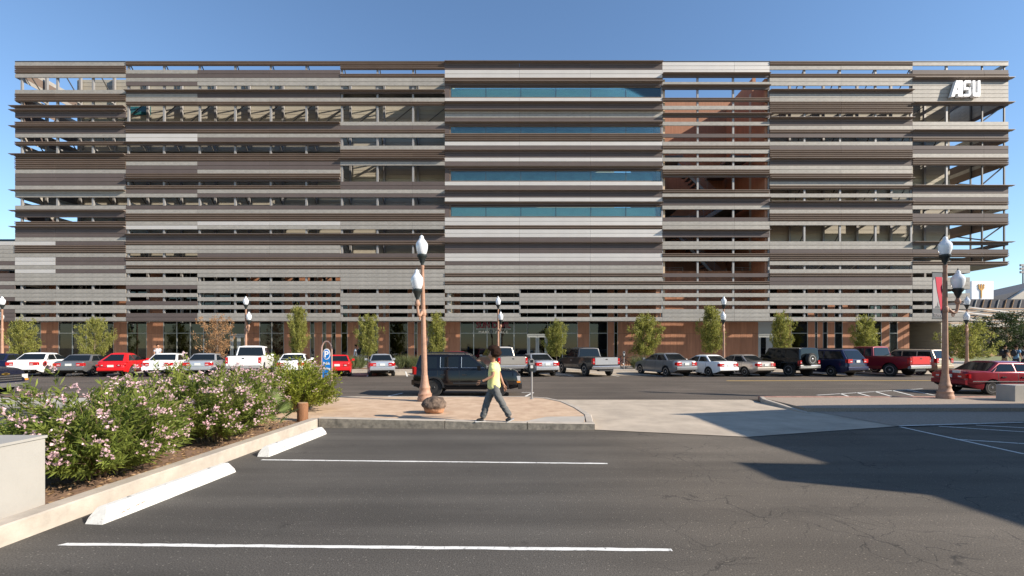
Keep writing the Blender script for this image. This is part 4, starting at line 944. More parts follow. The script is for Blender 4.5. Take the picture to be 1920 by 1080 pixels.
def lamp(label, loc, arm, h=5.55, tilt=0.0, group='acorn street lamps'):
    o = thing('street_lamp', label, 'street lamp', loc, 0, group); o.rotation_euler = (0, tilt, 0)
    ph = h-1.07
    m = MB(); m.lathe([(.255,0),(.255,.10),(.24,.13),(.225,.20),(.235,.24),(.205,.27),(.18,.34),(.168,.40),(.18,.43),(.178,.47),(.15,.52),(.128,.66),(.112,.80),(.106,.86)], 24, flute=.04, nf=12); build(m, 'base', M['lamp_p'], o, 40)
    m = MB(); m.lathe([(.098,.84),(.080,ph*.55),(.058,ph-.1),(.068,ph-.08),(.068,ph)], 48, flute=.09, nf=12); build(m, 'pole', M['lamp_p'], o, 50)
    luminaire(o, (0,0,ph))
    za = ph-1.65
    m = MB(); m.lathe([(.075,za-.02),(.10,za+.02),(.10,za+.16),(.075,za+.20)], 20); build(m, 'collar', M['lamp_p'], o, 40)
    a = Vector((math.cos(arm), math.sin(arm), 0)); ar = .40
    pts = [a*.1+Vector((0,0,za+.1))]
    for t in np.linspace(0,1,10):
        an = -math.pi*.5+t*math.pi*.5
        pts.append(a*(.15+ (ar-.15)*(math.sin(an+math.pi*.5)))+Vector((0,0,za+.05-.16*math.sin(math.pi*t)*.8+t*t*.26)))
    m = MB(); m.tube(pts, [.05]*3+[.045]*(len(pts)-3), 10); ab = a*ar+Vector((0,0,za+.28)); m.lathe([(.06,0),(.085,.05),(.085,.12),(.06,.16),(.06,.20)], 14, ab)
    for k in range(6):
        t = k/5; m.tube([a*(.25+.04*math.cos(t*5))+Vector((0,0,za-.10+.05*math.sin(t*5))), a*(.25+.04*math.cos(t*5+1))+Vector((0,0,za-.10+.05*math.sin(t*5+1)))], .02, 6)
    build(m, 'arm', M['lamp_p'], o, 45)
    luminaire(o, ab+Vector((0,0,.18)))
    return o
l1 = lamp('tall pinkish lamp post with two acorn globes beside the boulder', (PX(797,14.98),14.98,.15), R(-105), 5.55, R(-1.2))
l2 = lamp('tall brown lamp post carrying a street banner, beside the wine red sedan', (PX(1772,15.9),15.9,.13), R(-8), 5.75)
for px, lab, am in ((4,'far lamp post standing beyond the dark navy pickup',R(150)),(461,'far lamp post rising behind the white pickup truck',R(-30)),(934,'far lamp post behind the pewter pickup truck',R(-60)),(1357,'far lamp post behind the white small sedan',R(-120)),(1813,'far lamp post near the overhanging corner of the building',R(-140))):
    lamp(lab, (PX(px,34.75),34.75,.15), am, 5.65)
# banner on the second lamp
bn_ = thing('street_banner', 'dark street banner reading TEMPE with a red curve, hung on a lamp post', 'banner', (l2.location.x-.12, 15.88, PZ(598,15.9)), R(12))
Hb = 1.62; Wb = .44
mb_ = [mat('banner_grey', (.10,.11,.12), .8), mat('banner_red', (.50,.02,.05), .8), mat('banner_pale', (.36,.34,.34), .8)]
m = MB(); m.box(-Wb,0,-.004,.004,0,Hb); build(m, 'cloth', mb_[0], bn_)
m = MB(); m.prism([(-.02,.30),(-.02,Hb-.16),(-Wb+.13,Hb-.16),(-.24,1.0),(-.13,.55),(-.08,.30)], 'y', -.010, -.005); build(m, 'red_curve', mb_[1], bn_)
m = MB(); m.prism([(-Wb+.02,.36),(-.09,.36),(-.15,.55),(-.26,1.0),(-Wb+.10,Hb-.2),(-Wb+.02,Hb-.3)], 'y', -.009, -.005); build(m, 'pale_curve', mb_[2], bn_)
m = MB(); m.prism([(-.34,.38),(-.12,.38),(-.16,.44),(-.19,.46),(-.20,.60),(-.24,.46),(-.31,.44)], 'y', -.014, -.010); build(m, 'sail_mark', mb_[0], bn_)
text_obj('TEMPE', 'letters', .17, .002, mb_[2], (-Wb/2,-.012,.08), bn_, width=Wb*.86)
m = MB(); m.tube([(-Wb-.02,0,Hb),(.02,0,Hb)], .014, 6); m.tube([(-Wb-.02,0,0),(.02,0,0)], .014, 6); build(m, 'bracket', M['lamp_d'], bn_)
# parking meters
def meter(label, loc, h=1.40):
    o = thing('parking_meter', label, 'parking meter', loc, 0, 'parking meters')
    m = MB(); m.tube([(0,0,0),(0,0,h-.42)], .032, 10); m.lathe([(.07,0),(.07,.02),(.04,.03)], 12); build(m, 'pole', M['post'], o, 40)
    m = MB(); m.prism([(-.07,h-.44),(.07,h-.44),(.095,h-.38),(.095,h-.26),(.07,h-.22),(-.07,h-.22),(-.095,h-.26),(-.095,h-.38)], 'y', -.06, .06); build(m, 'housing', M['lamp_d'], o)
    m = MB(); m.prism([(-.075,h-.22)]+[(-.09*math.cos(t), h-.13+.12*math.sin(t)) for t in np.linspace(0,math.pi,9)]+[(.075,h-.22)], 'y', -.05, .05); hd_ = build(m, 'dome', M['post'], o)
    m = MB(); m.box(-.05,.05,-.056,-.05,h-.15,h-.06); build(m, 'display', M['carglass'], hd_); m = MB(); m.box(-.045,.045,-.066,-.06,h-.34,h-.24); build(m, 'label_plate', M['plate'], o)
    return o
meter('parking meter standing at the end of the granite pavement by the driveway', (PX(997,15.55),15.55,.15))
mt2 = meter('parking meter on the far kerb beside the bicycle', (PX(1170,KY+.5),KY+.5,.15))
# public parking sign
M['blue'] = mat('sign_blue', (.0,.17,.55), .5); M['signframe'] = mat('sign_frame', (.34,.22,.18), .6)
px_, dd = 612.5, 15.6
ps = thing('parking_sign', 'arched blue Public Parking sign with a white P in a ring', 'sign', (PX(px_,dd),dd,.15))
sw_ = 19*dd/F; zt2 = PZ(640,dd)-.15; hw = sw_/2
m = MB(); arc = [(hw*math.cos(t)*1.0, zt2-hw*1.6+hw*1.6*math.sin(t)) for t in np.linspace(0,math.pi,14)]
m.tube([(hw,0,0)]+[(x,0,z) for x,z in arc]+[(-hw,0,0)], .028, 8); build(m, 'frame', M['signframe'], ps, 50)
zb2 = zt2-1.25
m = MB(); m.box(-hw+.03,hw-.03,-.012,.012,zb2,zt2-.52); build(m, 'panel', M['blue'], ps)
m = MB(); m.lathe([(.150,-.02),(.150,.02)], 26, (0,0,zt2-.44), 'y'); rg = build(m, 'roundel', M['white'], ps); rg.scale = (.86,1,1.25); rg.location = (0,0,-(zt2-.44)*.25)
m = MB(); m.lathe([(.126,-.026),(.126,.026)], 26, (0,0,zt2-.44), 'y'); rg = build(m, 'roundel_face', M['blue'], ps); rg.scale = (.86,1,1.25); rg.location = (0,0,-(zt2-.44)*.25)
text_obj('P', 'letter_p', .30, .003, M['signwhite'], (0,-.031,zt2-.545), ps, off=.008)
text_obj('Public', 'word_public', .125, .002, M['signwhite'], (0,-.018,zt2-.80), ps, off=.003, width=.22)
text_obj('Parking', 'word_parking', .125, .002, M['signwhite'], (0,-.018,zt2-.98), ps, off=.003, width=.26)
# timber post
M['wood'] = mat('weathered_timber', (.22,.10,.045), .85, 0, .35, 6, .5, 25, stretch=(6,6,.6))
o = thing('timber_post', 'short round timber post at the corner of the planting bed', 'post', (-5.15,11.15,.13))
m = MB(); m.lathe([(.13,0),(.128,.2),(.132,.42),(.12,.45)], 18, flute=.02, nf=5); build(m, 'log', M['wood'], o, 50)
m = MB(); m.lathe([(.118,.449),(.115,.454)], 18); build(m, 'cut_end', mat('cut_timber', (.38,.24,.13), .9, 0, .2, 20), o)
# grey masonry block at the left
M['block'] = mat('painted_masonry', (.33,.315,.285), .8, 0, .05, 2, .12, 50)
o = thing('block_wall', 'plain grey rendered block wall end beside the flowering shrubs', 'wall', (-6.4,4.2,.13))
m = MB(); m.box(-1.2,.92,-1.6,1.12,0,.78); build(m, 'wall', M['block'], o); m = MB(); m.box(-1.22,.935,-1.6,1.135,.782,.812); build(m, 'cap', M['block'], o)
o = thing('concrete_block', 'low concrete seat block beside the wine red sedan', 'bench', (17.7,15.3,.13))
m = MB(); m.prism([(-1.05,0),(1.05,0),(1.05,.50),(1.02,.53),(-1.02,.53),(-1.05,.50)], 'y', -.3, .3); build(m, 'block', M['block'], o); m = MB(); m.box(-.95,.95,-.25,.25,-.001,.004); build(m, 'bedding', M['slab'], o)
# boulder
def noise3(p, s):
    from mathutils import noise
    return noise.fractal(Vector(p)*s, .9, 2.1, 4)
def boulder():
    bm = bmesh.new(); bmesh.ops.create_icosphere(bm, subdivisions=4, radius=1)
    for v in bm.verts:
        n = v.co.normalized(); k = 1+.16*noise3(n, 1.6)+.07*noise3(n, 5)
        v.co = Vector((n.x*.34*k, n.y*.28*k, n.z*.27*k)); 
        if v.co.z < -.17: v.co.z = -.17+(v.co.z+.17)*.2
        if v.co.z < -.02: v.co.x *= .88; v.co.y *= .88
    me = bpy.data.meshes.new('boulder'); bm.to_mesh(me); bm.free(); me.polygons.foreach_set('use_smooth', [True]*len(me.polygons))
    m = mat('desert_rock', (.045,.032,.026), .9, 0, .4, 11, .9, 18, c2=(.20,.14,.10)); n = m.node_tree; b = n.nodes['Principled BSDF']; src = b.inputs['Base Color'].links[0].from_socket
    tc = n.nodes.new('ShaderNodeTexCoord'); s_ = n.nodes.new('ShaderNodeSeparateXYZ'); n.links.new(tc.outputs['Object'], s_.inputs[0])
    mr = n.nodes.new('ShaderNodeMapRange'); mr.inputs['From Min'].default_value = -.03; mr.inputs['From Max'].default_value = -.09; n.links.new(s_.outputs[2], mr.inputs['Value'])
    mx = n.nodes.new('ShaderNodeMix'); mx.data_type = 'RGBA'; n.links.new(mr.outputs[0], mx.inputs[0]); n.links.new(src, mx.inputs[6]); mx.inputs[7].default_value = (.42,.21,.11,1); n.links.new(mx.outputs[2], b.inputs['Base Color'])
    o = link('boulder', me, m, None, (PX(815,12.35),12.35,.15+.19)); tag(o, 'dark pitted boulder with a pale foot lying on the granite pavement', 'rock')
boulder()
# bicycles
def bicycle(label, loc, rz, c):
    o = thing('bicycle', label, 'bicycle', loc, rz, 'bicycles parked by the far kerb'); pt = mat('cycle_frame', c, .4)
    def ringm(r, t, cx):
        m = MB(); m.tube([(cx+r*math.cos(a), 0, r+.02+r*math.sin(a)) for a in np.linspace(0,2*math.pi,29)], t, 6, cap=False); return m
    for cx in (-.52,.52):
        we = bpy.data.objects.new('wheel', None); COL.objects.link(we); we.parent = o
        build(ringm(.34,.018,cx), 'tyre', M['rubber'], we, 60); m = MB()
        for k in range(12):
            a = math.pi*2*k/12; m.tube([(cx,0,.36),(cx+.33*math.cos(a),0,.36+.33*math.sin(a))], .004, 4)
        m.lathe([(.03,-.05),(.03,.05)], 8, (cx,0,.36), 'y'); build(m, 'spokes', M['rim'], we)
    m = MB(); P = {'bb':(-.08,0,.32),'st':(-.22,0,.86),'ht':(.34,0,.88),'hb':(.40,0,.72),'r':(-.52,0,.36),'f':(.52,0,.36)}
    for a, b in (('bb','st'),('st','ht'),('bb','hb'),('bb','r'),('st','r'),('ht','hb'),('hb','f')): m.tube([P[a],P[b]], .018, 6)
    build(m, 'frame', pt, o); m = MB(); m.tube([(.33,0,.86),(.30,0,1.02)], .015, 6); m.tube([(.36,-.28,1.03),(.30,-.1,1.03),(.30,.1,1.03),(.36,.28,1.03)], .014, 6); build(m, 'handlebar', M['black'], o)
    m = MB(); m.tube([(-.22,0,.86),(-.25,0,.96)], .014, 6); m.prism([(-.40,-.07),(-.40,.07),(-.2,.04),(-.08,.015),(-.08,-.015),(-.2,-.04)], 'z', .96, 1.0); build(m, 'saddle', M['black'], o)
    m = MB(); m.lathe([(.09,-.045),(.09,-.04)], 14, (-.08,0,.32), 'y'); m.tube([(-.08,-.05,.32),(.05,-.06,.20)], .01, 5); m.tube([(-.08,.05,.32),(-.21,.06,.44)], .01, 5); m.box(.02,.09,-.14,-.06,.19,.21); m.box(-.25,-.17,.06,.14,.43,.45); build(m, 'pedals', M['post'], o)
bicycle('black bicycle standing beside the far parking meter', (PX(1183,35.6),35.6,.15), R(155), (.02,.02,.02))
bicycle('dark blue bicycle leaning near the tailgate of the dark grey pickup', (PX(1160,36.2),36.2,.15), R(120), (.03,.05,.1))
bicycle('dark red bicycle behind the white pickup truck', (PX(514,35.6),35.6,.15), R(20), (.10,.02,.02))
# neighbouring building to the right whose shadow lies across the lot
hh_ = 6.0; tn = math.tan(R(SUN_EL)); shv = Vector((math.sin(R(SUN_AZ)), math.cos(R(SUN_AZ))))*hh_/tn
sh_px = [(1250,776),(1500,766),(1920,762),(3600,757),(5200,800),(3200,1100),(1990,1010),(1920,985),(1740,925),(1455,898),(1380,865),(1555,868),(1400,820),(1290,777.5)]
poly = [(G(a,b,.02)[0]+shv.x, G(a,b,.02)[1]+shv.y) for a, b in sh_px]
o = thing('neighbour_building', 'low flat roofed pale building at the right edge of the parking lot', 'building', (poly[2][0],poly[2][1],0))
m = MB(); m.prism(poly, 'z', hh_-.3, hh_); build(m, 'roof', M['block'], o, origin='world')
cen = Vector((sum(p[0] for p in poly)/len(poly), sum(p[1] for p in poly)/len(poly)))
pin = [tuple(Vector(p)+(cen-Vector(p)).normalized()*.9) for p in poly]
m = MB(); m.prism(pin, 'z', -.02, hh_-.31); build(m, 'wall', M['block'], o, origin='world')

# ------------------------------------------------------------------ plants
def leaves_mesh(name, cen, dirs, ln, wd, bend=.25, seed=1):
    """one diamond of two faces per leaf"""
    rg = np.random.default_rng(seed); n = len(cen); cen = np.asarray(cen); dirs = np.asarray(dirs); dirs = dirs/np.linalg.norm(dirs,axis=1,keepdims=True)
    rnd = rg.normal(size=(n,3)); sd = np.cross(dirs, rnd); sd /= np.linalg.norm(sd,axis=1,keepdims=True)+1e-9; nr = np.cross(sd, dirs)
    l = (np.asarray(ln)*rg.uniform(.7,1.25,n))[:,None]; w_ = (np.asarray(wd)*rg.uniform(.8,1.2,n))[:,None]
    v = np.empty((n,4,3)); v[:,0] = cen; v[:,1] = cen+dirs*l*.5+sd*w_*.5+nr*l*bend*.15; v[:,2] = cen+dirs*l-nr*l*bend*.2; v[:,3] = cen+dirs*l*.5-sd*w_*.5+nr*l*bend*.15
    me = bpy.data.meshes.new(name); me.vertices.add(n*4); me.vertices.foreach_set('co', v.reshape(-1))
    me.loops.add(n*4); me.loops.foreach_set('vertex_index', np.arange(n*4)); me.polygons.add(n); me.polygons.foreach_set('loop_start', np.arange(0,n*4,4)); me.polygons.foreach_set('loop_total', np.full(n,4))
    me.update(); me.validate(); return me
M['bark'] = mat('pale_bark', (.20,.15,.11), .9, 0, .3, 12, .4, 30)
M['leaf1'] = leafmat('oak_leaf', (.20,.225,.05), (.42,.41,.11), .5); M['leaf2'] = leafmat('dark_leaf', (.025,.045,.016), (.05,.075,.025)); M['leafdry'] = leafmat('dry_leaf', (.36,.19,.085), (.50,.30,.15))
def tree_protos(h, cb, rx, nl, seed, shape='column', leaf=.13, lw=.05):
    """trunk with limbs, and a crown of loose leaf clumps"""
    rg = np.random.default_rng(seed); tr_ = MB(); pts = [(0,0,0)]; x = y = 0
    for z in np.linspace(0,h*.93,9)[1:]:
        x += rg.normal()*.025; y += rg.normal()*.025; pts.append((x,y,z))
    tr_.tube(pts, [.045*(1-.82*i/8) for i in range(9)], 7)
    P = np.array(pts); C = []; Dr = []
    nb = 34
    for i in range(nb):
        t = (i+.5)/nb; z = cb+(h*.95-cb)*t; a = i*2.399+rg.normal()*.3
        if shape == 'column': rad = rx*(.45+1.1*math.sin(math.pi*min(1,t*.82+.13))**.8*.62)
        else: rad = rx*math.sqrt(max(.08, 1-(2*t-1)**2))
        rad *= rg.uniform(.5,1.55)*(1-.45*max(0,t-.75)/.25)
        bx = np.interp(z, P[:,2], P[:,0]); by = np.interp(z, P[:,2], P[:,1]); z0 = max(cb*.75, z-rad*.55)
        e = np.array([bx+math.cos(a)*rad, by+math.sin(a)*rad, z+rg.uniform(0,.3)*rad]); s0 = np.array([bx,by,z0])
        md = (s0+e)/2+np.array([0,0,.08]); tr_.tube([s0,md,e], [.016,.011,.004], 4)
        k = int(nl/nb*(.5+rad/rx*.6)); u = rg.uniform(.25,1.08,k)[:,None]
        q = s0+(e-s0)*u+rg.normal(size=(k,3))*np.array([.11,.11,.11])*(.6+rad*.35)
        # clumps with gaps between them
        cl = rg.integers(0,6,k); cc = s0+(e-s0)*rg.uniform(.35,1.1,6)[:,None]+rg.normal(size=(6,3))*.17
        mask = rg.random(k) < .6; q[mask] = cc[cl[mask]]+rg.normal(size=(mask.sum(),3))*.075
        C.append(q); d = (e-s0)/np.linalg.norm(e-s0)+rg.normal(size=(k,3))*.75+np.array([0,0,.1]); Dr.append(d)
    C = np.concatenate(C); Dr = np.concatenate(Dr); C[:,2] = np.maximum(C[:,2], cb*.85)
    cm = leaves_mesh('crown', C, Dr, leaf, lw, seed=seed); tm_ = tr_.mesh('trunk', 60); tm_.materials.append(M['bark'])
    return tm_, cm
protos = [tree_protos(3.6,1.05,.86,8600,s,'column',.14,.054) for s in (11,12,13)]+[tree_protos(3.8,1.0,.72,7800,14,'column',.14,.054)]
widep = [tree_protos(3.4,.85,1.45,8600,s,'round',.145,.052) for s in (21,22)]
dryp = tree_protos(3.5,.9,1.25,3600,31,'round',.13,.05)
def put_tree(label, px, d, top, p, lf, wk=1.0, z0=.15, group='young street trees along the far pavement', rz=None, name='young_tree'):
    tm_, cm = p; hz = max(v.co.z for v in cm.vertices); k = (PZ(top,d)-z0)/hz
    o = thing(name, label, 'tree', (PX(px,d),d,z0), random.uniform(0,6) if rz is None else rz, group)
    a = link('trunk', tm_, M['bark'], o); b = bpy.data.objects.new('crown', cm); COL.objects.link(b); b.parent = o
    if len(cm.materials) == 0: cm.materials.append(lf)
    b.material_slots[0].link = 'OBJECT'; b.material_slots[0].material = lf
    o.scale = (wk,wk,k); return o
DT = 36.4
put_tree('leafy young tree in front of the low left wing', 42, DT, 588, widep[0], M['leaf1'], .72)
put_tree('leafy young tree behind the grey sedan with wide red tail lights', 178, DT, 592, widep[1], M['leaf1'], .60)
put_tree('dried brown young tree between the silver sedan and the white pickup', 408, DT, 586, dryp, M['leafdry'], .82)
put_tree('slender green young tree behind the white sedan with the window banner', 560, DT, 566, protos[0], M['leaf1'], .70)
put_tree('slender green young tree behind the lone silver sedan', 690, DT, 584, protos[1], M['leaf1'], .66)
put_tree('slender green young tree behind the tall lamp post beside the boulder', 820, DT, 580, protos[3], M['leaf1'], .72)
put_tree('slender green young tree in front of the shop doors', 1045, DT, 595, protos[2], M['leaf1'], .72)
put_tree('green young tree on the terracotta wall behind the far parking meter', 1210, DT, 583, protos[1], M['leaf1'], .95)
put_tree('green young tree beside the far lamp post on the terracotta wall', 1334, DT, 566, protos[0], M['leaf1'], .82)
put_tree('green young tree beside the grey doorway behind the black jeep', 1464, DT, 580, protos[2], M['leaf1'], .74)
put_tree('green young tree behind the red pickup truck cab', 1622, DT, 586, protos[3], M['leaf1'], .8)
put_tree('round bushy tree beside the banner lamp post, beyond the overhang', 1812, 36.0, 594, widep[0], M['leaf1'], 1.05, group='bushy trees by the corner', rz=2)
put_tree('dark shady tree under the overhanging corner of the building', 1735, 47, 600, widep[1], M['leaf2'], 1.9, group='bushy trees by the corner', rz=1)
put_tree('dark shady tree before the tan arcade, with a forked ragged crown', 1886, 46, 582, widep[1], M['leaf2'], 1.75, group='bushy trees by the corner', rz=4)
# ornamental grasses
M['grass'] = leafmat('ornamental_grass', (.10,.13,.05), (.20,.22,.09), .3)
def grass_mesh(seed):
    rg = np.random.default_rng(seed); n = 260; a = rg.uniform(0,6.283,n); r = rg.uniform(0,.16,n); c = np.stack([r*np.cos(a), r*np.sin(a), np.zeros(n)],1)
    d = np.stack([np.cos(a)*rg.uniform(.1,.75,n), np.sin(a)*rg.uniform(.1,.75,n), np.ones(n)],1); return leaves_mesh('blades', c, d, .85, .02, bend=1.2, seed=seed)
gms = [grass_mesh(s) for s in (1,2)]
gspots = [(525,'the white pickup truck'),(538,'the white banner sedan'),(641,'the red coupe'),(652,'the red coupe'),(664,'the red coupe'),(676,'the lone silver sedan'),(752,'the lone silver sedan'),(763,'the lone silver sedan'),(774,'the black four-wheel drive'),(785,'the black four-wheel drive'),(1191,'the far parking meter'),(1200,'the far parking meter')]
from collections import Counter
for i, (px, near) in enumerate(gspots):
    o = thing('grass_clump', 'arching clump of ornamental grass by the pavement near '+near, 'grass', (PX(px,35.1+.4*(i%2)),35.1+.4*(i%2),.15), i, 'ornamental grass clumps near '+near)
    me = gms[i%2]; link('blades', me, M['grass'], o); o.scale = (1.15,1.15,random.uniform(.95,1.25))
struct(slab([(PX(500,34.9),34.75),(PX(800,34.9),34.75),(PX(800,34.9),36.9),(PX(500,34.9),36.9)], .148, .158), 'planting_strip', M['soil'])
# oleanders
M['ole'] = leafmat('oleander_leaf', (.125,.185,.032), (.31,.35,.075), .5); M['ole2'] = leafmat('lime_leaf', (.17,.22,.025), (.36,.38,.06), .45)
M['pink'] = leafmat('pink_petal', (.74,.42,.46), (.85,.66,.66), .35); M['stem'] = mat('shrub_stem', (.24,.17,.10), .9, 0, .2, 10)
def shrub(label, loc, r, h, ns, nfl, seed, lm, leaf=(.125,.024), per=46, squash=(1,1), lowfrac=.22):
    rg = np.random.default_rng(seed); o = thing('flowering_shrub', label, 'shrub', loc, 0, 'flowering shrubs in the planting bed')
    C = []; Dr = []; FC = []; FD = []; st = MB()
    for i in range(ns):
        a = rg.uniform(0,6.283); v = rg.uniform(0,1)**.75; el = math.acos(1-v*.98)        # polar angle of the tip from vertical
        bump_ = 1+.16*math.sin(a*3+seed)+.12*math.sin(a*5+el*4+seed*2)
        tip = np.array([math.sin(el)*math.cos(a)*r*squash[0]*bump_, math.sin(el)*math.sin(a)*r*squash[1]*bump_, .15+(h-.15)*math.cos(el)**.8*bump_*rg.uniform(.82,1.06)+.12*math.sin(el)])
        b0 = np.array([math.cos(a),math.sin(a),0])*rg.uniform(0,.3)*r; b0[2] = 0
        mid = b0*.4+tip*.6*np.array([.75,.75,1.05])
        if i % 3 == 0: st.tube([b0,mid,tip], [.014,.009,.004], 4)
        u = rg.uniform(lowfrac,1.0,per)**.7; u = u[:,None]
        q = (1-u)**2*b0+2*u*(1-u)*mid+u**2*tip; tg = 2*(1-u)*(mid-b0)+2*u*(tip-mid); tg /= np.linalg.norm(tg,axis=1,keepdims=True)
        rd = rg.normal(size=(per,3)); rd -= (rd*tg).sum(1,keepdims=True)*tg; rd /= np.linalg.norm(rd,axis=1,keepdims=True)
        C.append(q+rg.normal(size=(per,3))*.018); Dr.append(tg*.75+rd*.8+np.array([0,0,.12]))
        if i < nfl:
            k = int(rg.integers(5,12)); base = tip+np.array([0,0,.03])
            for _ in range(k):
                f = base+rg.normal(size=3)*np.array([.045,.045,.035]); nrm = rg.normal(size=3)*.6+np.array([.2,-.5,.7])
                for p in range(5):
                    an = p*1.2566; nrm_ = nrm/np.linalg.norm(nrm); ax1 = np.cross(nrm_,[0.3,.2,1]); ax1 /= np.linalg.norm(ax1); ax2 = np.cross(nrm_,ax1)
                    FC.append(f); FD.append(ax1*math.cos(an)+ax2*math.sin(an)+nrm_*.35)
    C = np.concatenate(C); Dr = np.concatenate(Dr); keep = C[:,2] > .02; C, Dr = C[keep], Dr[keep]
    link('foliage', leaves_mesh('foliage', C, Dr, leaf[0], leaf[1], seed=seed), lm, o); build(st, 'stems', M['stem'], o)
    if FC: link('blossom', leaves_mesh('blossom', np.array(FC), np.array(FD), .028, .024, bend=.5, seed=seed+1), M['pink'], o)
    return o
shrub('large pink flowering shrub right beside the grey block wall', (-5.98,6.6,.13), 1.02, 1.24, 350, 110, 3, M['ole'], squash=(1.0,1.3), lowfrac=.08)
shrub('pink flowering shrub with bare lower twigs in the middle of the bed', (-5.85,8.95,.13), 1.06, 1.38, 290, 170, 4, M['ole'], squash=(1.0,1.1), lowfrac=.15)
shrub('taller pink flowering shrub at the back of the bed, away from the kerb', (-7.15,9.0,.13), .95, 1.30, 200, 110, 5, M['ole'])
shrub('small pink flowering shrub tucked behind the grey block wall', (-7.05,6.95,.13), .55, .62, 90, 40, 6, M['ole'])
shrub('pink flowering shrub next to the fan palm leaves', (-6.4,10.7,.13), .8, 1.25, 150, 90, 7, M['ole'])
shrub('bright lime green rounded shrub nearest the parking sign, few blossoms', (-6.05,12.75,.13), 1.05, 1.42, 330, 26, 8, M['ole2'], leaf=(.085,.03), per=52)
# fan palm
M['palm'] = leafmat('palm_leaf', (.10,.15,.04), (.20,.25,.08), .3)
o = thing('fan_palm', 'low fan palm with stiff pleated leaves between the shrubs and the timber post', 'palm', (-5.45,10.05,.13))
for i, (az, el, ln, fz) in enumerate(((-20,50,.55,.42),(25,35,.45,.40),(-70,40,.5,.38),(60,65,.6,.44),(-45,75,.7,.40))):
    d = Vector((math.cos(R(az))*math.cos(R(el)), math.sin(R(az))*math.cos(R(el)), math.sin(R(el)))); e = d*ln; sd = d.cross(Vector((0,0,1))).normalized(); m = MB(); N = 26
    for k in range(N):
        t = (k/(N-1)-.5)*R(230); dr = (d*math.cos(t)+sd*math.sin(t)).normalized(); up = d.cross(sd)*-1; L_ = fz*(1-.18*abs(t)/2)
        pw = (d*math.cos(t+.045)+sd*math.sin(t+.045)); pm_ = (d*math.cos(t-.045)+sd*math.sin(t-.045))
        m.add([e, e+pw*L_*.55+up*.008, e+dr*L_-Vector((0,0,.06)), e+pm_*L_*.55-up*.008], [(0,1,2,3)])
    build(m, 'fan_leaf', M['palm'], o); m = MB(); m.tube([(0,0,0),e*.5+Vector((0,0,.03)),e], .009, 5); build(m, 'leaf_stalk', M['stem'], o)

# fallen leaves and petals on the bed
rg = np.random.default_rng(77); n_ = 1500
cc_ = np.stack([rg.uniform(-6.6,-5.12,n_)+.03*rg.normal(size=n_), rg.uniform(5.35,11.4,n_), np.full(n_,.136)],1); cc_[:,0] += (cc_[:,1]-5.3)*.045
dd_ = np.stack([rg.normal(size=n_), rg.normal(size=n_), rg.uniform(0,.15,n_)],1)
o = link('leaf_litter', leaves_mesh('leaf_litter', cc_, dd_, .07, .02, seed=5), leafmat('dead_leaf', (.26,.16,.08), (.42,.28,.15), .1)); tag(o, 'dry fallen leaves scattered on the soil of the planting bed', 'leaf litter', kind='stuff')
# ------------------------------------------------------------------ people
def skin(name, vr, edges, sub=2):
    """vr: list of (x,y,z,radius or (rx,ry)); grows one continuous surface"""
    me = bpy.data.meshes.new(name); me.from_pydata([v[:3] for v in vr], edges, []); me.update()
    o = bpy.data.objects.new(name, me); COL.objects.link(o)
    sm = o.modifiers.new('s','SKIN'); sm.use_smooth_shade = True; sm.branch_smoothing = .3
    for i, v in enumerate(vr):
        r = v[3]; me.skin_vertices[0].data[i].radius = r if isinstance(r, tuple) else (r, r)
        me.skin_vertices[0].data[i].use_root = (i == 0)
    o.modifiers.new('u','SUBSURF').levels = sub
    dg = bpy.context.evaluated_depsgraph_get(); out = bpy.data.meshes.new_from_object(o.evaluated_get(dg)); bpy.data.objects.remove(o); bpy.data.meshes.remove(me)
    out.polygons.foreach_set('use_smooth', [True]*len(out.polygons)); out.materials.clear(); return out
def crease(me, amp, sc, sd):
    from mathutils import noise
    ns = [v.normal.copy() for v in me.vertices]
    for v, n in zip(me.vertices, ns):
        q = Vector((v.co.x*sc*.8+sd, v.co.y*sc*.8, v.co.z*sc*1.7)); v.co += n*amp*(1-2*abs(noise.noise(q)))
    me.update()
M['skin'] = mat('skin', (.34,.17,.10), .55, 0, .05, 8); M['hair'] = mat('dark_hair', (.022,.010,.006), .85, 0, .5, 30, .8, 40, spec=.15); M['sole'] = mat('shoe_sole', (.6,.6,.58), .7)
WALK = dict(head=(-.035,0,1.60), neck=(-.015,0,1.45), chest=(0,0,1.28), belly=(0,0,1.05), pel=(0,0,.90),
  sh=((-.05,-.175,1.385),(.07,.165,1.385)), el=((-.06,-.245,1.115),(.19,.235,1.09)), wr=((-.32,-.225,.985),(.275,.20,.855)), hp=((.02,-.085,.86),(-.02,.085,.86)), kn=((.15,-.10,.49),(-.15,.09,.48)), an=((.365,-.10,.145),(-.26,.09,.085)), heelup=(True,False))
STAND = dict(WALK, sh=((0,-.18,1.385),(0,.18,1.385)), el=((.05,-.24,1.12),(.04,.24,1.12)), wr=((-.05,-.25,.88),(-.08,.25,.9)), hp=((0,-.085,.86),(0,.085,.86)), kn=((.06,-.1,.48),(-.10,.09,.48)), an=((.20,-.1,.10),(-.14,.09,.085)), heelup=(False,False))
_pmesh = {}
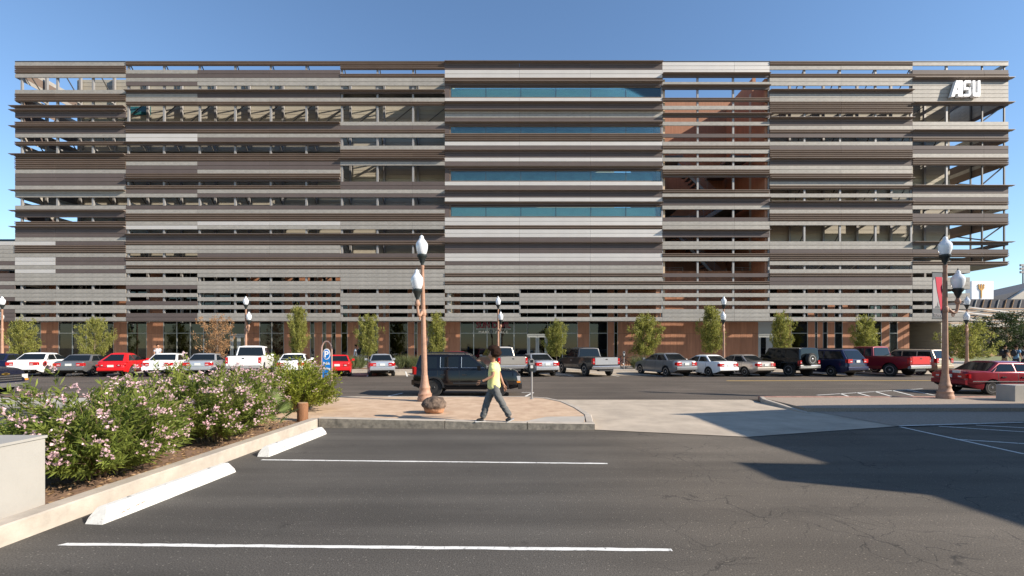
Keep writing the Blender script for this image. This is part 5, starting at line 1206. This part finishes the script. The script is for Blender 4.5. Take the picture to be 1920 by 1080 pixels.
def person(label, loc, rz, pose, shirt, trousers, scale=1.0, hair='short', pack=None, shoe=None, watch=False):
    o = thing('person', label, 'person', loc, rz, None); o.scale = (scale,)*3; p = pose
    v = []; e = []
    def add(x, r, par=None):
        v.append((*x, r)); 
        if par is not None: e.append((par, len(v)-1))
        return len(v)-1
    pel = add(p['pel'], (.10,.085)); be = add(p['belly'], (.10,.085), pel); ch = add(p['chest'], (.125,.095), be); nb = add((p['neck'][0],0,p['neck'][2]-.03), .065, ch); nk = add((p['neck'][0]-.01,0,p['neck'][2]+.03), .056, nb)
    hx_, hy_, hz_ = p['head']; h1 = add((hx_+.0,hy_,hz_-.03), (.078,.085), nk); h2 = add((hx_+.015,hy_,hz_+.07), (.076,.088), h1); h3 = add((hx_+.02,hy_,hz_+.125), (.05,.06), h2)
    nose = add((hx_-.105,hy_,hz_-.005), .014, h1); chin = add((hx_-.065,hy_,hz_-.105), .034, h1)
    for s in (-1,1): add((hx_+.01,hy_+s*.092,hz_+.0), (.012,.024), h1)
    for i in (0,1):
        s = add(p['sh'][i], .058, ch); el = add(p['el'][i], .042, s); w_ = add(p['wr'][i], .028, el)
        A = Vector(p['wr'][i]); B_ = Vector(p['el'][i]); d = (A-B_).normalized(); up = Vector((0,0,1)); side = d.cross(up).normalized(); nrm = side.cross(d)
        pm_ = add(tuple(A+d*.055), (.036,.018), w_)
        for k, (off, ln) in enumerate(((-.028,.062),(-.009,.072),(.010,.068),(.028,.052))):
            a = add(tuple(A+d*.095+side*0+nrm*off), .0095, pm_); b = add(tuple(A+d*(.095+ln*.5)+nrm*off+side*.012), .009, a); add(tuple(A+d*(.095+ln*.8)+nrm*off+side*.035), .008, b)
        t1 = add(tuple(A+d*.045+nrm*.042), .011, w_); add(tuple(A+d*.085+nrm*.058+side*.012), .009, t1)
        h = add(p['hp'][i], .055, pel); k = add(p['kn'][i], .045, h); add(p['an'][i], .038, k)
    me = skin('body', v, e, 2); me.materials.append(M['skin']); link('body', me, M['skin'], o)
    # shirt
    v = []; e = []
    c0 = add((p['pel'][0],0,p['pel'][2]-.12), (.16,.155)); c0 = add((p['pel'][0],0,p['pel'][2]-.06), (.165,.155), c0); c1 = add(p['belly'], (.155,.145), c0); c2 = add((p['chest'][0],0,p['chest'][2]), (.165,.14), c1); c3 = add((p['neck'][0]*.6,0,p['neck'][2]-.05), (.12,.085), c2)
    for i in (0,1):
        s = add(p['sh'][i], .078, c2); m_ = Vector(p['sh'][i]).lerp(Vector(p['el'][i]), .72); add(tuple(m_), .072, s)
    me = skin('shirt', v, e, 3); crease(me, .012, 9, 3); me.materials.append(shirt); link('shirt', me, shirt, o)
    v = []; e = []
    c0 = add((p['pel'][0],0,p['pel'][2]+.08), (.125,.115)); c1 = add((p['pel'][0],0,p['pel'][2]-.03), (.14,.13), c0)
    for i in (0,1):
        h = add(p['hp'][i][:2]+(p['hp'][i][2]-.10,), .098, c1); k = add(p['kn'][i], .082, h); q = Vector(p['kn'][i]).lerp(Vector(p['an'][i]), .6); k2 = add(tuple(q), .075, k); add(tuple(Vector(p['an'][i])+Vector((0,0,-.01))), .072, k2)
    me = skin('trousers', v, e, 3); crease(me, .014, 8, 5); me.materials.append(trousers); link('trousers', me, trousers, o)
    for i in (0,1):
        a = Vector(p['an'][i]); v = []; e = []
        if p['heelup'][i]:
            c0 = add((a.x+.045,a.y,a.z-.035), .042); c1 = add((a.x-.03,a.y,a.z-.07), .042, c0); add((a.x-.10,a.y,.035), .036, c1); m = MB(); m.add([(a.x+.10,a.y-.045,a.z-.05),(a.x+.10,a.y+.045,a.z-.05),(a.x-.07,a.y+.05,.012),(a.x-.07,a.y-.05,.012),(a.x+.085,a.y-.045,a.z-.075),(a.x+.085,a.y+.045,a.z-.075),(a.x-.08,a.y+.05,-.006),(a.x-.08,a.y-.05,-.006)], [(0,1,2,3),(7,6,5,4),(0,4,5,1),(1,5,6,2),(2,6,7,3),(3,7,4,0)])
        else:
            c0 = add((a.x+.035,a.y,.05), .045); c1 = add((a.x-.06,a.y,.05), .045, c0); add((a.x-.15,a.y,.035), .033, c1); m = MB(); m.box(a.x-.18,a.x+.08,a.y-.045,a.y+.045,0,.02)
        me = skin('shoe', v, e, 2); me.materials.append(shoe or M['black']); so_ = link('shoe', me, shoe or M['black'], o); build(m, 'sole', M['sole'], so_)
    bm = bmesh.new(); bmesh.ops.create_icosphere(bm, subdivisions=4, radius=1)
    from mathutils import noise
    for q in bm.verts:
        n = q.co.normalized(); k = 1+(.16 if hair == 'curly' else .03)*noise.fractal(n*3.5,.8,2.2,4)
        rr_ = .172 if hair == 'curly' else .108
        c = Vector((n.x*rr_*1.02, n.y*rr_*.98, n.z*rr_*1.02))*k
        if n.x < -.35 and n.z < .35: c.x *= .5                      # the face stays free
        if n.z < -.45: c.z *= .8
        q.co = c
    me = bpy.data.meshes.new('hair'); bm.to_mesh(me); bm.free(); me.polygons.foreach_set('use_smooth', [True]*len(me.polygons))
    link('hair', me, M['hair'], o, (hx_+(.035 if hair == 'curly' else .022), hy_, hz_+(.065 if hair == 'curly' else .055)))
    if pack:
        bm = bmesh.new(); bmesh.ops.create_cube(bm, size=1); bmesh.ops.bevel(bm, geom=bm.edges[:], offset=.2, segments=3, affect='EDGES'); 
        for q in bm.verts: q.co = Vector((q.co.x*.2, q.co.y*.32, q.co.z*.46))
        me = bpy.data.meshes.new('backpack'); bm.to_mesh(me); bm.free(); me.polygons.foreach_set('use_smooth', [True]*len(me.polygons)); link('backpack', me, pack, o, (.22,0,1.2))
    if watch:
        A = Vector(p['wr'][0]); d = (A-Vector(p['el'][0])).normalized(); m = MB(); m.tube([A-d*.02, A+d*.02], .040, 10); build(m, 'wrist_watch', M['black'], o)
    return o
YEL = mat('yellow_cotton', (.80,.75,.30), .85, 0, .07, 8, .3, 14); JEAN = mat('grey_trousers', (.115,.115,.11), .9, 0, .18, 7, .5, 16); DNM = mat('dark_denim', (.02,.025,.045), .9); PALE = mat('pale_shirt', (.55,.56,.60), .85); DKS = mat('dark_shirt', (.025,.025,.03), .85); PCK = mat('backpack_cloth', (.02,.022,.03), .8); BLU = mat('blue_shirt', (.10,.22,.36), .85); KHK = mat('khaki_cloth', (.30,.24,.16), .9)
person('curly haired person in a yellow t-shirt and grey trousers walking past the boulder', (PX(926,10.82),10.82,.165), R(12), WALK, YEL, JEAN, 1.0, 'curly', None, M['black'], True)
person('person in a pale shirt walking by the terracotta pier behind the white sedan', (PX(296,37.2),37.2,.15), R(160), STAND, PALE, DNM, 1.1)
person('person in a white shirt with a dark backpack beside the slender tree', (PX(667,36.6),36.6,.15), R(10), STAND, PALE, DNM, 1.08, pack=PCK)
person('person in a dark shirt with a backpack walking near the tan arcade', (PX(1884,35),35,.15), R(170), STAND, DKS, KHK, 1.06, pack=PCK)
person('person in a blue shirt with a dark backpack walking near the tan arcade', (PX(1905,34.2),34.2,.15), R(190), STAND, BLU, DNM, 1.04, pack=PCK)
person('person in a grey shirt following the two walkers with backpacks', (PX(1921,35.2),35.2,.15), R(175), STAND, PALE, DNM, 1.04, pack=PCK)

# ------------------------------------------------------------------ stadium beyond the corner
ST = thing('stadium', 'stadium stand with pale terraces above a tan arcade, beyond the building corner', 'stadium', (80,78,0))
def sb(x0, x1, d0, d1, y0, y1, name, mt, extra=0):
    m = MB(); m.box(PX(x0,d0), PX(x1,d0)+extra, d0, d1, PZ(y1,d0), PZ(y0,d0)); return build(m, name, mt, ST, origin='world')
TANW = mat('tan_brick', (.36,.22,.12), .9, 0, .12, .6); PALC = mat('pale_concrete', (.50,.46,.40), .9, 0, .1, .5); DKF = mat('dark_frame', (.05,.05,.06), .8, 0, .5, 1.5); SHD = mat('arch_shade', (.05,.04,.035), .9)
sb(1640, 2300, 78, 79, 608, 672, 'arcade_wall', TANW)
m = MB(); m.box(PX(1640,77.4),PX(2300,77.4),77.4,77.98,PZ(613,77.4),PZ(607,77.4)); build(m, 'arcade_cornice', PALC, ST, origin='world')
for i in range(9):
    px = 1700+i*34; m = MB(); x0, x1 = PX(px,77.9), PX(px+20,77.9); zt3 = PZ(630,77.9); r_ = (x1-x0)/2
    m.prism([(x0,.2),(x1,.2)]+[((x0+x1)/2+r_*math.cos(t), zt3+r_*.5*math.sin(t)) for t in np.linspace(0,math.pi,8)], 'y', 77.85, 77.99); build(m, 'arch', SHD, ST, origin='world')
n = 11
for i in range(n):                                   # terraces climb backwards
    d = 80+i*1.5; z0 = PZ(608,78)+.02+i*.38; m = MB(); m.box(PX(1640,80),PX(2350,80),d,d+1.49,z0-1.2 if i else z0-.4,z0+.20); build(m, 'terrace', PALC, ST, origin='world')
    m = MB(); m.box(PX(1640,80),PX(2350,80),d+.5,d+.9,z0+.201,z0+.40); build(m, 'bench_row', DKF if i%2 else TANW, ST, origin='world')
for q in range(3):
    m = MB(); x = PX(1850+q*90,80)
    m.add([(x,80-.02,PZ(608,78)+.5),(x+1.4,80-.02,PZ(608,78)+.5),(x+1.4-7,96.5,PZ(608,78)+4.9),(x-7,96.5,PZ(608,78)+4.9)], [(0,1,2,3)]); build(m, 'aisle', PALC, ST, origin='world')
sb(1640, 2300, 104, 105, 561, 590, 'upper_fascia', DKF)
for i in range(22):
    x = PX(1826+i*14,103.9); m = MB(); m.tube([(x,103.9,PZ(580,104)),(x+.6,103.9,PZ(562,104))], .12, 5); build(m, 'truss_member', PALC if i%3 == 0 else TANW, ST, origin='world')
m = MB(); m.prism([(PX(1863,112),PZ(566,112)),(PX(2250,112),PZ(566,112)),(PX(2250,112),PZ(470,112)),(PX(1863,112),PZ(556,112))], 'y', 112, 126); build(m, 'upper_stand', mat('upper_stand_dark', (.07,.075,.09), .8, 0, .2, .3), ST, origin='world')
m = MB(); m.prism([(PX(1890,111.5),PZ(562,112)),(PX(1925,111.5),PZ(540,112)),(PX(1925,111.5),PZ(562,112))], 'y', 111, 111.9); build(m, 'stair_block', PALC, ST, origin='world')
sc = thing('scoreboard', 'white board with a golden pitchfork emblem above the stadium', 'sign', (PX(1842,108),108,0))
m = MB(); m.box(PX(1822,108),PX(1863,108),108,109.5,PZ(562,108),PZ(527,108)); build(m, 'board', M['signwhite'], sc, origin='world')
m = MB()
for px in (1830,1855): m.box(PX(px,108)-.2,PX(px,108)+.2,108.4,108.8,0,PZ(562,108)-.01)
build(m, 'support', DKF, sc, origin='world')
m = MB(); u = 108/F; cx_ = PX(1839.5,108); zb_ = PZ(560,108)
def tr_(pts): m.prism([(cx_+a*u, zb_+b*u) for a, b in pts], 'y', 107.85, 107.99)
tr_([(-.2,0),(.9,5),(1.1,15),(-1.1,15),(-.9,5)]); tr_([(-1,15),(1,15),(1.2,24),(0,28),(-1.2,24)])
tr_([(-1,15),(-5.4,19.5),(-4.8,24),(-6.2,24),(-4.6,27.5),(-3.4,24),(-3.2,20),(-1,17.5)][::-1]); tr_([(1,15),(5.4,19.5),(4.8,24),(6.2,24),(4.6,27.5),(3.4,24),(3.2,20),(1,17.5)])
build(m, 'pitchfork', mat('gold_paint', (.62,.33,.06), .6), sc, origin='world')
lm_ = thing('light_mast', 'thin stadium light mast rising behind the stands', 'light mast', (PX(1918,130),130,0))
m = MB(); m.tube([(0,0,0),(0,0,PZ(498,130))], [.3,.15], 8); build(m, 'mast', M['post'], lm_)
m = MB()
for i in range(3): m.box(-.9,.9,-.3,.1,PZ(498,130)-.2-i*1.0,PZ(498,130)+.4-i*1.0)
build(m, 'lamp_bank', M['post'], lm_)
# lawn and path near the stadium
struct(flat([(PX(1700,60),52),(90,52),(90,74),(PX(1700,60),74)], .16), 'lawn', mat('dry_lawn', (.16,.17,.06), .95, 0, .3, 2))
